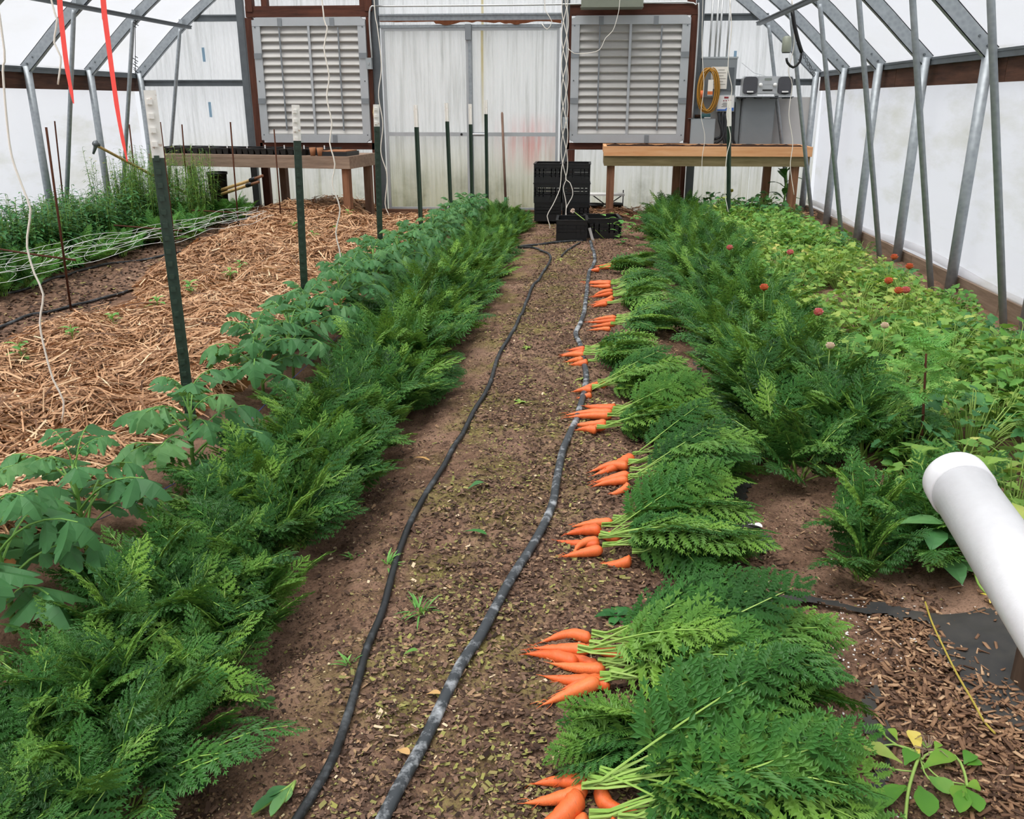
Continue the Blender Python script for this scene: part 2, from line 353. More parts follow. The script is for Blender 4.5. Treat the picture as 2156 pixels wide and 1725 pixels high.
# skins: roof and side films
def sheet(name, P, y0, y1, mat, ny=40, amp=.0, seed=0):
    P = smooth_path(P, .25); yy = np.linspace(y0, y1, ny); a = np.repeat(np.arange(len(P)), ny); b = np.tile(np.arange(ny), len(P))
    V = np.stack([P[a, 0], yy[b], P[a, 1]], -1); V[:, 0] += amp*(vnoise(V[:, 1], V[:, 2], 1.1, seed))
    i = np.arange(len(V)).reshape(len(P), ny); F = np.stack([i[:-1,:-1], i[1:,:-1], i[1:,1:], i[:-1,1:]], -1).reshape(-1, 4)
    me = quads_mesh(name, V, F, np.zeros(len(V)), mat); me.polygons.foreach_set('use_smooth', [True]*len(me.polygons)); return link(name, me)
roofp = [(XL-.03+d, z+.05) for d, z in RP]+[(XR+.03-d, z+.05) for d, z in RP[-2::-1]]
struct(sheet('ceiling', roofp, YF, YB+.05, 'roof'))
for side, X in (('left', XL-.06), ('right', XR+.06)):
    s = 1 if side == 'right' else -1
    w = struct(sheet('wall_'+side, [(X, .12), (X, .7), (X, 1.3), (X, 1.9)], YF, YB, 'film', 90, .05, 21))
    r = MB(); r.tube([(X-s*.04, y, .20+.03*math.sin(y*1.7)) for y in np.linspace(YF, YB, 60)], .035, 8); r.build('rolled_film_hem', 'film', w, True)
    bb = bpy.data.objects.new('baseboard_'+side, None); COL.objects.link(bb); struct(bb)
    y = YF
    while y < YB-.1:
        y1 = min(y+1.83, YB); b = MB(); b.box((X-s*.05, y+.004, -.12), (X-s*.09, y1-.004, .17)); b.build('board', 'baseboard', bb); y = y1
    hb = bpy.data.objects.new('trim_1' if side == 'left' else 'trim_2', None); COL.objects.link(hb); struct(hb)
    y = YF
    while y < YB-.1:
        y1 = min(y+2.44, YB); b = MB(); b.box((X-s*.02, y+.003, HIP-.20), (X-s*.06, y1-.003, HIP-.03)); b.build('board', 'hipwood', hb); y = y1
    ch = MB(); ch.beam((X-s*.075, YF, HIP-.01), (X-s*.075, YB, HIP-.01), .05, .045); ch.beam((X-s*.09, YF, HIP+.02), (X-s*.09, YB, HIP+.02), .03, .02); ch.build('film_lock_channel', 'galvdark', hb)
fw = MB(); nn = 24
pts = [(x, YF, z) for x, z in roofp]; fw.add([(XL-.06, YF, 0)]+pts+[(XR+.06, YF, 0)], [tuple(range(len(pts)+2))]); struct(fw.build('wall_front', 'endfilm'))

# steel frame: ribs, side posts, knee braces
RIBS = [12.5, 11.2, 9.9, 8.6, 7.3, 6.0, 4.7, 3.4, 2.1, .8]
ORD = ['first', 'second', 'third', 'fourth', 'fifth', 'sixth', 'seventh', 'eighth', 'ninth', 'tenth']
def channel(mb, pts, y, wd=.055, dp=.115):            # C section swept in the plane y = const, open to the back
    P = smooth_path([(p[0], p[1]) for p in pts], .25); T = np.gradient(P, axis=0); T /= np.linalg.norm(T, axis=1)[:, None]
    Nn = np.stack([-T[:, 1], T[:, 0]], 1); th = .006
    for a, b, c, d in ((-dp/2, dp/2, y-wd/2, y-wd/2+th), (-dp/2, -dp/2+th, y-wd/2, y+wd/2), (dp/2-th, dp/2, y-wd/2, y+wd/2)):
        V = []
        for i in range(len(P)):
            for n_, yy in ((a, c), (b, c), (b, d), (a, d)): q = P[i]+Nn[i]*n_; V.append((q[0], yy, q[1]))
        m = len(P); F = [(i*4+k, i*4+(k+1) % 4, (i+1)*4+(k+1) % 4, (i+1)*4+k) for i in range(m-1) for k in range(4)]+[(0,1,2,3), tuple((m-1)*4+k for k in (3,2,1,0))]
        mb.add(V, F)
for i, y in enumerate(RIBS):
    r = thing('arch_rib', '%s galvanized steel roof arch counted from the end wall' % ORD[i], 'roof arch', (XC, y, 0), 0, 'roof arches of the greenhouse')
    for sgn, nm in ((-1, 'left'), (1, 'right')):
        m = MB(); pts = [(sgn*(4.615-d)*1.0, z-.055) for d, z in RP]; pts[0] = (sgn*4.55, HIP+.0)
        channel(m, pts, 0); m.build('rib_half', 'galv', r)
        m = MB(); m.tube([(sgn*4.53, 0, -.2), (sgn*4.53, 0, HIP+.03)], .042, 14); m.build('side_post', 'galv', r, True)
        a = np.array((sgn*4.40, -.09, -.15)); b = np.array((sgn*3.86, -.075, 2.42)); k = b+(b-a)/np.linalg.norm(b-a)*.12
        m = MB(); m.tube([a, a+(b-a)*.955, a+(b-a)*.985, b], [.024, .024, .022, .02], 12); br = m.build('knee_brace', 'galv', r, True)
        f = MB(); f.beam(b-(b-a)*.012, k, .05, .008, (0, 1, 0)); f.build('flattened_end', 'galv', br)
        for dz in (.03, .12):
            q = MB(); q.tube([(sgn*(4.53-dz*.8), -.036, HIP+.03+dz*.75), (sgn*(4.53-dz*.8), -.028, HIP+.03+dz*.75)], .012 if dz < .1 else .009, 6); q.build('bolt', 'galvdark', r)
for X, lb in ((XL+.88, 'left'), (XR-.88, 'right')):
    m = MB(); z = 2.435; m.beam((X, YF, z), (X, 12.45, z), .05, .03); m.beam((X, YF, z+.02), (X, 12.45, z+.02), .07, .012)
    tag(m.build('purlin', 'galvdark'), 'dark steel purlin running lengthwise under the %s roof arches' % lb, 'purlin', 'roof purlins')

# ---------------------------------------------------------------- end wall
wall = bpy.data.objects.new('wall_back', None); COL.objects.link(wall); struct(wall)
YW = YB+.03
def corrugated(x0, x1, z0, zt, y, pitch=.062, amp=.009):
    n = int((x1-x0)/pitch)*6+1; X = np.linspace(x0, x1, n); Yv = y+amp*np.cos((X)/pitch*2*math.pi)
    rows = 6; V = []; 
    for i in range(n):
        t = zt(X[i]) if callable(zt) else zt
        for j in range(rows): V.append((X[i], Yv[i], z0+(t-z0)*j/(rows-1)))
    F = [(i*rows+j, (i+1)*rows+j, (i+1)*rows+j+1, i*rows+j+1) for i in range(n-1) for j in range(rows-1)]
    return MB().add(V, F)
edges = [XL-.03, -5.35, -4.62, -2.77, -1.55, -.32, 1.42, 2.25, XR+.03]
for k in range(8):
    corrugated(edges[k], edges[k+1]-.002, .02, lambda x: zroof(x)+.04, YW+(.0 if k % 2 else .004)).build('corrugated_panel', 'poly', wall, True)
def wpart(name, mat, a, b, smooth=False, parent=wall): return MB().box(a, b).build(name, mat, parent, smooth)
for x, r in ((-4.6, .045), (-2.79, .05), (-.28, .05), (1.43, .05)):
    m = MB(); m.box((x-r, 12.44, -.1), (x+r, 12.52, zroof(x)-.1)); m.build('steel_post', 'galvdark', wall)
for a, b, z in ((-5.3, -4.66, 2.56), (-6.12, -4.66, 1.745), (1.49, 2.3, 2.53), (1.49, 3.0, 1.745), (1.49, 2.98, .13), (-6.1, -4.66, .1)):
    m = MB(); m.box((a, 12.52, z-.04), (b, 12.585, z+.04)); m.box((a, 12.50, z+.022), (b, 12.52, z+.04)); m.build('girt', 'galvdark', wall)
m = MB(); m.box((-2.73, 12.45, 2.50), (-.33, 12.57, 2.585)); m.box((-2.73, 12.43, 2.565), (-.33, 12.45, 2.585)); m.build('door_header', 'galv', wall)
# torn remnant of brown membrane under the header
P = []; n = 90
for i in range(n+1):
    x = -2.72+2.38*i/n; d = .02+.05*max(0, float(vnoise(x*2, 0, 2.2, 31))+.25)+.02*float(vnoise(x, 3, 14, 32)); d *= (.3 if x < -2.0 else 1.0); P.append((x, max(.008, d)))
poly = [(x, 2.50) for x, _ in P]+[(x, 2.50-d) for x, d in P[::-1]]
m = MB(); V = []; 
for x, d in P: V += [(x, 12.445, 2.505), (x, 12.44, 2.505-d)]
m.add(V, [(2*i, 2*i+1, 2*i+3, 2*i+2) for i in range(n)]); o = m.build('torn_membrane', 'dirtpeel', wall); md = o.modifiers.new('s', 'SOLIDIFY'); md.thickness = .006
m = MB(); m.box((-2.73, 12.46, 2.42), (-.34, 12.56, 2.455)); m.build('header_rail', 'galv', wall)
for x0, x1 in ((-2.9, -1.95), (-1.94, -1.0), (-.99, -.2)):
    MB().box((x0, 12.30, -.12), (x1, 12.38, .095)).build('sill_board', 'sill', wall)
for x0, x1 in ((-6.1, -4.5), (-4.49, -2.92)):
    MB().box((x0, 12.48, -.1), (x1, 12.55, .08)).build('sill_board', 'sill', wall)
# pair of doors
for nm, x0, x1 in (('door_1', -2.715, -1.56), ('door_2', -1.545, -.36)):
    d = bpy.data.objects.new(nm, None); COL.objects.link(d); struct(d)
    corrugated(x0+.02, x1-.02, .085, 2.41, 12.53, .058, .007).build('corrugated_panel', 'poly', d, True)
    for a, b in (((x0, 12.475, .08), (x0+.035, 12.52, 2.415)), ((x1-.035, 12.475, .08), (x1, 12.52, 2.415)), ((x0+.036, 12.475, 2.385), (x1-.036, 12.52, 2.415)), ((x0+.036, 12.475, .08), (x1-.036, 12.52, .11))):
        MB().box(a, b).build('frame_rail', 'alum', d)
    MB().box((x0+.036, 12.475, 1.06), (x1-.036, 12.515, 1.11)).build('middle_rail', 'alum', d)
    if nm == 'door_2':
        m = MB(); m.box((x0+.05, 12.455, 1.075), (x0+.16, 12.474, 1.10)); m.tube([(x0+.02, 12.45, 1.088), (x0+.2, 12.45, 1.088)], .008, 6); m.build('slide_bolt', 'silver', d)
        m = MB(); m.box((x0-.05, 12.43, 2.27), (x0+.03, 12.474, 2.46)); m.build('door_stop', 'clip', d)
    else:
        MB().tube([(x1-.11, 12.474, 1.085), (x1-.11, 12.468, 1.085)], .016, 12).build('lock_hole', 'black', d)
        MB().box((x1-.001, 12.455, .08), (x1+.045, 12.474, 2.41)).build('meeting_stile', 'galv', d)

# exhaust shutters with their timber surround
def shutter(name, x0, x1, z0, z1, label, skew):
    s = thing(name, label, 'louvre shutter', ((x0+x1)/2, 12.42, z0), 0, 'exhaust fan shutters on the end wall'); w = x1-x0; h = z1-z0; hw = w/2; fw_ = .105
    fr = [((-hw, 0), (-hw+fw_, h)), ((hw-fw_, 0), (hw, h))]
    for (a, b), (c, d) in fr:
        m = MB(); m.box((a, -.05, b+.03), (c, .0, d-.03)); m.build('frame_side', 'alum', s)
    for a, b in ((0, fw_), (h-fw_, h)):
        m = MB(); m.prism([(-hw+.06, a if a else 0), (hw-.06, a if a else 0), (hw-.001, a+.06) if not a else (hw-.06, b), (hw-.001, b) if not a else (-hw+.06, b), (-hw+.001, b) if not a else (-hw+.001, b-.06), (-hw+.001, a+.06) if not a else (-hw+.001, a)] if not a else [(-hw+.001, a), (hw-.001, a), (hw-.001, b-.06), (hw-.06, b), (-hw+.06, b), (-hw+.001, b-.06)], -.055, -.003); m.build('frame_rail', 'alum', s)
    MB().box((-hw+.02, .02, .02), (hw-.02, .035, h-.02)).build('backing_sheet', 'slat', s)
    n = 14; iz0, iz1 = fw_, h-fw_; st = (iz1-iz0)/n
    mes = None
    for i in range(n):
        for a, b in ((-hw+fw_, -.012), (.012, hw-fw_)):
            if mes is None:
                m = MB(); L = b-a; m.prism([(-.002, .004), (-.038, .0), (-.042, .012), (-.036, .016), (.006, st*1.02), (.0, st*1.02)], 0, L, 'x'); mes = m.mesh('slat', 'slat')
            o = link('slat', mes, s); o.location = (a, 0, iz0+i*st)
    MB().box((-.016, -.052, fw_), (.016, -.044, h-fw_)).build('centre_bar', 'alum', s)
    for x in (-hw*.52, hw*.52): MB().box((x-.009, -.058, fw_+.05), (x+.009, -.046, h-fw_-.02)).build('tie_rod', 'clip', s)
    for x, z in ((-hw*.5, h-.06), (hw*.42, h-.06), (hw*.35, .05), (-hw+.05, h*.34), (-hw+.05, h*.70), (hw-.05, h*.34), (hw-.05, h*.70)):
        v = abs(x) < hw*.6; MB().box((x-(.03 if v else .05), -.062, z-(.05 if v else .035)), (x+(.03 if v else .05), -.056, z+(.05 if v else .035))).build('clip', 'clip', s)
    for x in (-hw+.04, hw-.04):
        for z in (.1, .5*h, h-.12): MB().tube([(x, -.051, z), (x, -.056, z)], .010, 6).build('screw', 'galvdark', s)
    return s
shutter('louvre_shutter', -4.42, -2.90, .975, 2.55, 'grey metal louvre shutter above the seedling bench', -1)
shutter('louvre_shutter', -.205, 1.31, .985, 2.545, 'grey metal louvre shutter between the doors and the wall radio', 1)
for x0, x1, z0, z1 in ((-4.50, -2.84, 2.555, 2.69), (-4.52, -4.425, .9, 2.55), (-2.895, -2.84, -.1, 2.55), (-4.46, -2.85, .885, .97), (-4.48, -4.38, -.1, .88), (-4.28, -4.2, 2.69, 3.2), (-2.97, -2.9, 2.69, 3.2),
                       (-.23, 1.40, 2.55, 2.68), (1.315, 1.40, .985, 2.545), (-.235, -.207, .9, 2.55), (-.23, 1.38, .895, .98), (-.225, -.13, -.1, .89), (1.26, 1.36, 2.68, 3.1), (1.3, 1.36, .2, .89)):
    horiz = (x1-x0) > (z1-z0); MB().box((x0, 12.40, z0), (x1, 12.49, z1)).build('frame_timber', 'redwood' if horiz else 'redwoodz', wall)
for x in (-4.49, -2.9): MB().box((x-.0, 12.385, 2.62), (x+.09, 12.50, 2.78)).build('frame_timber', 'redwoodz', wall)

# conduits and switch boxes
def pipe(name, mat, pts, r, parent=None, n=8, step=.06): return MB().tube(smooth_path(pts, step), r, n).build(name, mat, parent, True)
tag(pipe('conduit', 'conduit', [(-2.835, 12.385, 2.05), (-2.845, 12.385, 2.5), (-2.82, 12.385, 2.66), (-2.76, 12.385, 2.675), (-2.6, 12.385, 2.675), (-1, 12.385, 2.675), (.9, 12.385, 2.69), (1.25, 12.385, 2.69), (1.36, 12.37, 2.66), (1.40, 12.36, 2.55), (1.40, 12.36, 1.3)], .011, None, 8, .1), 'thin grey conduit running across above the double doors', 'conduit')
tag(pipe('conduit', 'conduit', [(-.27, 12.395, 3.0), (-.262, 12.395, 2.0), (-.262, 12.395, 1.32)], .011), 'thin grey conduit dropping to the switch box right of the doors', 'conduit')
for x, z, lb in ((-2.865, 1.98, 'small grey switch box beside the left shutter'), (-.262, 1.24, 'small grey switch box right of the double doors')):
    s = thing('switch_box', lb, 'switch box', (x, 12.36, z), 0, 'switch boxes'); MB().box((-.035, -.05, -.07), (.035, .025, .07)).build('body', 'gboxl', s); MB().box((-.007, -.06, -.015), (.007, -.051, .012)).build('toggle', 'alum', s)
tag(MB().tube([(-2.84, 12.38, 1.45), (-2.838, 12.36, 1.36), (-2.84, 12.38, 1.28)], [.008, .018, .01], 8).build('pull_handle', 'handle'), 'small yellowish wooden pull handle hanging beside left shutter', 'handle')

# unit heater hanging over the right shutter
hx, hzz = .285, 2.615
h = thing('unit_heater', 'greenish grey hanging heater with dark louvred outlet, top edge of picture', 'heater', (hx, 11.95, hzz))
MB().box((-.37, 0, 0), (-.165, .34, .6)).build('side_panel', 'heater', h); MB().box((.362, 0, 0), (.39, .34, .6)).build('side_panel', 'heater', h)
MB().box((-.164, 0, 0), (.361, .34, .07)).build('bottom_panel', 'heater', h); MB().box((-.164, .05, .071), (.361, .34, .6)).build('outlet', 'black', h)
for k in range(4):
    m = MB(); m.beam((-.16, .02, .10+.1*k), (.355, .02, .10+.1*k), .05, .012, (0, .5, 1)); m.build('louvre', 'gbox', h)
MB().box((-.38, -.006, -.012), (.395, .35, -.001)).build('base_lip', 'heater', h)
for x in (-.3, .32): MB().tube([(x, .17, .6), (x, .17, 1.35)], .006, 6).build('hanger_rod', 'galvdark', h)

# electrical panel area behind the right bench
tag(MB().box((1.435, 12.51, .9), (2.985, 12.535, 1.56)).build('backer_board', 'gpanel'), 'pale grey backing board carrying the electrical boxes', 'board')
b = thing('breaker_panel', 'flat grey breaker panel with paper notice, behind coiled orange cord', 'electrical box', (1.70, 12.50, 1.56))
MB().box((-.215, -.09, 0), (.235, .0, .48)).build('cabinet', 'gbox', b); MB().box((-.225, -.095, .47), (.245, .005, .49)).build('top_lip', 'gboxl', b)
MB().box((-.03, -.098, .08), (.205, -.091, .36)).build('cover_door', 'galvdark', b)
pn = MB().box((-.09, -.106, .10), (.12, -.101, .37)).build('paper_notice', 'paper', b)
for k in range(6):
    MB().box((-.06 if k else .0, -.1085, .33-k*.035), (.07+.03*(k % 2) if k else .08, -.107, .335-k*.035)).build('printed_line', 'ink', pn)
for x in (-.12, .0, .1, -.05): MB().tube([(x, -.04, .49), (x, -.04, 1.25)], .013, 8).build('conduit', 'conduit', b, True)
g = thing('grey_cabinet', 'tall grey metal electrical cabinet under the wall radio', 'electrical box', (2.24, 12.50, .90))
MB().box((-.20, -.14, 0), (.215, .0, .66)).build('cabinet', 'gbox', g); MB().box((-.19, -.148, .01), (.205, -.141, .65)).build('cabinet_door', 'gbox', g); MB().box((-.30, -.03, 0), (-.21, .0, .66)).build('side_trough', 'gboxl', g)
g = thing('junction_box', 'pale grey square box under the coiled orange cord', 'electrical box', (1.54, 12.50, .92))
MB().box((-.15, -.13, 0), (.165, .0, .37)).build('cabinet', 'gboxl', g); MB().box((-.14, -.137, .01), (.155, -.131, .36)).build('cover', 'gboxl', g); MB().box((-.19, -.12, .371), (-.1, -.02, .376)).build('top_flange', 'gbox', g)
g = thing('fertilizer_pump', 'small teal pump fitting on the pale grey square box', 'pump', (1.54, 12.43, 1.297)); MB().tube([(-.02, 0, .03), (.10, 0, .03)], .028, 10).build('housing', 'teal', g, True); MB().tube([(-.1, 0, .025), (-.03, 0, .025)], .022, 10).build('motor', 'potsoil', g, True); MB().box((.02, -.05, 0), (.1, -.03, .015)).build('tag_strip', 'white', g)
c = thing('climate_controller', 'small white and blue climate controller with red display', 'controller', (1.82, 12.49, 1.38))
MB().box((-.11, -.09, 0), (.12, .0, .21)).build('case', 'gboxl', c)
fp = MB().box((-.10, -.097, .012), (.11, -.091, .20)).build('front_plate', 'white', c)
MB().box((-.02, -.101, .165), (.035, -.098, .185)).build('display', 'redled', fp)
for k in range(4): MB().box((-.03+.03*k, -.101, .13), (-.015+.03*k, -.098, .142)).build('button', 'redled', fp)
MB().prism([(-.10, .012), (.11, .012), (.11, .05), (.02, .05), (-.0, .03), (-.1, .03)], -.1005, -.098).build('blue_band', 'blueprint', fp)
for k in range(4): MB().box((-.045+.015*(k % 2), -.1005, .06+.015*k), (.05, -.098, .066+.015*k)).build('printed_line', 'ink', fp)
pipe('antenna', 'white', [(-.07, -.06, .235), (.07, -.06, .232)], .012, c)
for i, pts in enumerate((((1.75, 12.42, 1.38), (1.76, 12.40, 1.27), (1.80, 12.40, 1.15), (1.79, 12.42, 1.06), (1.70, 12.43, 1.03)), ((1.80, 12.41, 1.38), (1.805, 12.40, 1.2), (1.83, 12.40, 1.05), (1.88, 12.41, .90)), ((1.83, 12.42, 1.38), (1.84, 12.40, 1.15), (1.80, 12.40, 1.03), (1.70, 12.42, .96)), ((1.94, 12.43, 1.5), (1.95, 12.42, 1.18), (1.96, 12.42, 1.02), (2.02, 12.45, .93)), ((1.86, 12.43, 1.38), (1.86, 12.41, 1.2), (1.86, 12.40, 1.05), (1.90, 12.42, .92)))):
    tag(pipe('flexible_conduit', 'flexblack', pts, .018), 'black flexible conduit, %s from the left below the climate controller' % ORD[i], 'conduit', 'flexible conduits below controller')
# coiled extension cord
m = MB(); P = []
for t in np.linspace(0, 7*2*math.pi, 330):
    k = t/(2*math.pi); P.append((.105*math.sin(t)*(1+.10*math.sin(k*2.3))-.01*k+.03, -.02-.012*(k % 3), .26*math.cos(t)*(1+.06*math.cos(k*1.7))))
t_ = thing('extension_cord', 'coiled orange extension cord hung on the electrical panel', 'cord', (1.585, 12.36, 1.64))
m.tube(P, .0085, 6); m.build('coil', 'orangecord', t_, True); MB().tube([(-.09, -.06, .0), (-.085, -.06, -.09)], .02, 8).build('plug', 'orangelab', t_, True)
MB().box((-.02, -.085, -.06), (.045, -.079, .13)).build('hang_label', 'paper', t_); MB().box((-.02, -.088, -.05), (.045, -.086, -.01)).build('label_band', 'orangelab', t_)

# radio on its shelf
r = thing('boom_box', 'silver portable stereo with two dark speakers on wall shelf', 'radio', (2.315, 12.28, 1.575))
m = MB(); m.box((-.125, -.02, .02), (.13, .14, .235)); m.box((-.115, -.03, .03), (.12, -.021, .22)); m.build('body', 'silver', r)
for s in (-1, 1):
    cx = s*.22+.003; sp = MB(); sp.prism([(cx-.098, .0), (cx+.098, .0), (cx+.098, .21), (cx+.08, .235), (cx-.08, .235), (cx-.098, .21)], -.01, .14); so = sp.build('speaker_cabinet', 'silver', r)
    gr = MB(); n = 20; gr.prism([(cx+.09*math.copysign(abs(math.cos(a))**.4, math.cos(a)), .125+.105*math.copysign(abs(math.sin(a))**.4, math.sin(a))) for a in np.linspace(0, 2*math.pi, n, endpoint=False)], -.035, -.011); gr.build('grille', 'speaker', so)
    pr = MB(); pr.prism([(cx+.045*math.cos(a), .035+.02*math.sin(a)) for a in np.linspace(0, 2*math.pi, 16, endpoint=False)], -.046, -.036); pr.build('bass_port', 'black', so); MB().box((cx-.04, -.052, .04), (cx+.04, -.047, .058)).build('port_lip', 'white', so)
MB().box((-.045, -.034, .185), (.045, -.031, .212)).build('display', 'lcd', r); MB().box((-.07, -.033, .135), (.07, -.0305, .175)).build('cassette_window', 'alum', r); MB().box((-.06, -.036, .06), (.065, -.031, .076)).build('disc_slot', 'black', r)
for x in (-.09, .09): MB().tube([(x, -.03, .13), (x, -.055, .13)], .024, 16).build('knob', 'white', r, True)
MB().tube([(.0, .1, .236), (-.16, .12, .28), (-.32, .14, .40)], .003, 5).build('aerial', 'silver', r)
s = thing('radio_shelf', 'thin black wire shelf holding the portable stereo', 'shelf', (2.315, 12.28, 1.555)); MB().box((-.35, -.04, 0), (.34, .22, .012)).build('board', 'galvdark', s)
for x in (-.3, -.1, .1, .28): MB().box((x-.04, -.045, -.014), (x+.04, .2, -.001)).build('bracket', 'black', s)
for i, (x, z0, z1) in enumerate(((-5.21, 2.02, 2.20), (-5.2, 1.3, 1.5), (1.93, 1.98, 2.13))):
    tag(MB().box((x-.018, 12.597, z0), (x+.018, 12.603, z1)).build('tape_patch', 'bluetape'), ['blue tape strip on the panel seam above the left girt', 'blue tape strip on the panel seam below the left girt', 'blue tape strip above the breaker panel'][i], 'tape')

# ---------------------------------------------------------------- benches
def board(name, mat, a, b, parent): return MB().box(a, b).build(name, mat, parent)
BRZ = math.radians(-9.0); _p = W(735, 330, 11.2); BC, BS = math.cos(BRZ), math.sin(BRZ); BL = np.array([_p[0]-(1.38*BC+.44*BS), 11.2-(1.38*BS-.44*BC), 0]); BTOP = float(_p[2])
def onbench(x, y): return (BL[0]+BC*x-BS*y, BL[1]+BS*x+BC*y, BTOP+.0015)
bl = thing('potting_bench', 'weathered grey wooden bench carrying black seedling trays', 'bench', tuple(BL), BRZ)
fx0, fx1 = -1.45, 1.38; zt = BTOP-.03
for k in range(5): board('deck_plank', 'greywood', (fx0, -.44+.18*k, zt), (fx1, -.268+.18*k, zt+.03), bl)
board('apron', 'greywood', (fx0, -.44, zt-.12), (fx1, -.40, zt-.001), bl); board('apron', 'greywood', (fx1-.04, -.398, zt-.12), (fx1, .42, zt-.001), bl); board('apron', 'greywood', (fx0, .40, zt-.12), (fx1-.042, .44, zt-.001), bl); board('apron', 'greywood', (fx0, -.398, zt-.12), (fx0+.04, .398, zt-.001), bl)
for x, y in ((fx1-.13, -.398), (fx1-.13, .3), (.02, .3), (fx0+.06, -.398), (fx0+.06, .3)): board('leg', 'legwood' if y < 0 else 'greywoodz', (x, y, -.1), (x+.09, y+.09, zt-.002 if y > 0 else zt-.002), bl)
br = thing('raised_bench', 'wooden bench with a new pale timber tray of soil, below the radio', 'bench', (1.5, 11.75, 0))
x0, x1, d0, d1 = -1.25, 1.26, -.25, .50; z0 = .745
for k in range(4): board('deck_plank', 'greenwood', (x0+.042, d0+.042+.17*k, z0+.12), (x1-.042, d0+.205+.17*k, z0+.145), br)
board('apron', 'greenwood', (x0, d0, z0), (x1, d0+.04, z0+.118), br); board('apron', 'greenwood', (x0, d1-.04, z0), (x1, d1, z0+.118), br); board('apron', 'greenwood', (x0, d0+.042, z0), (x0+.04, d1-.042, z0+.118), br); board('apron', 'greenwood', (x1-.04, d0+.042, z0), (x1, d1-.042, z0+.118), br)
board('tray_side', 'newwood', (x0-.01, d0-.02, z0+.12), (x1+.02, d0+.02, z0+.235), br); board('tray_side', 'newwood', (x0-.01, d1-.02, z0+.147), (x1+.02, d1+.02, z0+.235), br)
board('tray_side', 'newwood', (x0-.01, d0+.022, z0+.147), (x0+.03, d1-.022, z0+.235), br); board('tray_side', 'newwood', (x1-.02, d0+.022, z0+.147), (x1+.02, d1-.022, z0+.235), br)
X = np.linspace(x0+.03, x1-.02, 60); Y = np.linspace(d0+.02, d1-.02, 20); a, b2 = np.meshgrid(X, Y, indexing='ij'); Z = z0+.225+.03*vnoise(a, b2, 9, 41)+.02*vnoise(a, b2, 25, 42)
i = np.arange(a.size).reshape(a.shape); me = quads_mesh('soil_fill', np.stack([a, b2, Z], -1).reshape(-1, 3), np.stack([i[:-1,:-1], i[1:,:-1], i[1:,1:], i[:-1,1:]], -1).reshape(-1, 4), np.zeros(a.size), 'potsoil'); link('soil_fill', me, br)
for x, y, mt in ((x0+.04, d0+.042, 'legwood'), (x1-.20, d0+.042, 'legwood'), (-.33, d1-.13, 'legwood'), (x1-.42, d1-.13, 'legwood')): board('leg', mt, (x, y, -.1), (x+.095, y+.085, z0-.001 if False else z0+.118), br)

# seedling trays, pots
def tray():
    t = thing('seedling_tray', '', 'tray'); w, d, hh = .26, .5, .065
    m = MB(); n = 3
    for i in range(n):
        for j in range(2):
            cx = -w/2+w*(i+.5)/n; cy = -d/2+d*(j*.82+.09); a = w/n/2*.94; b = a*.72
            V = [(cx-b, cy-b, 0), (cx+b, cy-b, 0), (cx+b, cy+b, 0), (cx-b, cy+b, 0), (cx-a, cy-a, hh), (cx+a, cy-a, hh), (cx+a, cy+a, hh), (cx-a, cy+a, hh)]
            m = MB(); m.add(V, [(3,2,1,0), (0,1,5,4), (1,2,6,5), (2,3,7,6), (3,0,4,7)]); m.build('cell', 'pot', t)
    r = MB(); r.box((-w/2, -d/2-.004, hh+.001), (w/2, -d/2+.012, hh+.012)); r.box((-w/2, d/2-.012, hh+.001), (w/2, d/2+.004, hh+.012)); r.box((-w/2, -d/2+.0125, hh+.001), (-w/2+.012, d/2-.0125, hh+.012)); r.box((w/2-.012, -d/2+.0125, hh+.001), (w/2, d/2-.0125, hh+.012)); r.build('rim', 'pot', t)
    MB().box((-w/2+.013, -d/2+.013, hh-.015), (w/2-.013, d/2-.013, hh-.002)).build('potting_mix', 'potsoil', t); MB().box((.03, -.1, hh+.0), (.046, -.098, hh+.05)).build('name_tag', 'white', t); return t
t0 = tray(); xs_ = np.arange(-1.3, .95, .272)
for i, x in enumerate(xs_):
    t = t0 if i == 0 else copy_tree(t0); t.location = onbench(x, -.06+U(-.02, .02)); t.rotation_euler.z = BRZ+U(-.03, .03)
    tag(t, 'black plastic seedling tray on the weathered bench, %s from the left' % ORD[i], 'tray', 'seedling trays on the bench')
t = thing('flat_tray', 'flat black tray of brown potting mix at the bench end', 'tray', onbench(1.13, -.2), BRZ); m = MB(); m.box((-.2, -.2, 0), (.2, .2, .05)); m.build('tray_body', 'pot', t); MB().box((-.18, -.18, .0505), (.18, .18, .062)).build('potting_mix', 'terracotta', t)
def seedling_leaf(mb, base, direc, L, wd, droop=.3, var=.5):
    d = np.array(direc, float); d /= np.linalg.norm(d); s = np.cross(d, (0, 0, 1.)); s /= np.linalg.norm(s)+1e-6; V = []
    for t, wv in ((0, .1), (.3, .9), (.55, 1.), (.8, .6), (1, .05)):
        c = np.array(base)+d*L*t-np.array([0, 0, 1])*droop*L*t*t; V += [c-s*wd*wv/2, c+np.array([0, 0, -.06*wd]), c+s*wd*wv/2]
    mb.add(V, [f for k in range(4) for f in ((3*k, 3*k+1, 3*k+4, 3*k+3), (3*k+1, 3*k+2, 3*k+5, 3*k+4))], var)
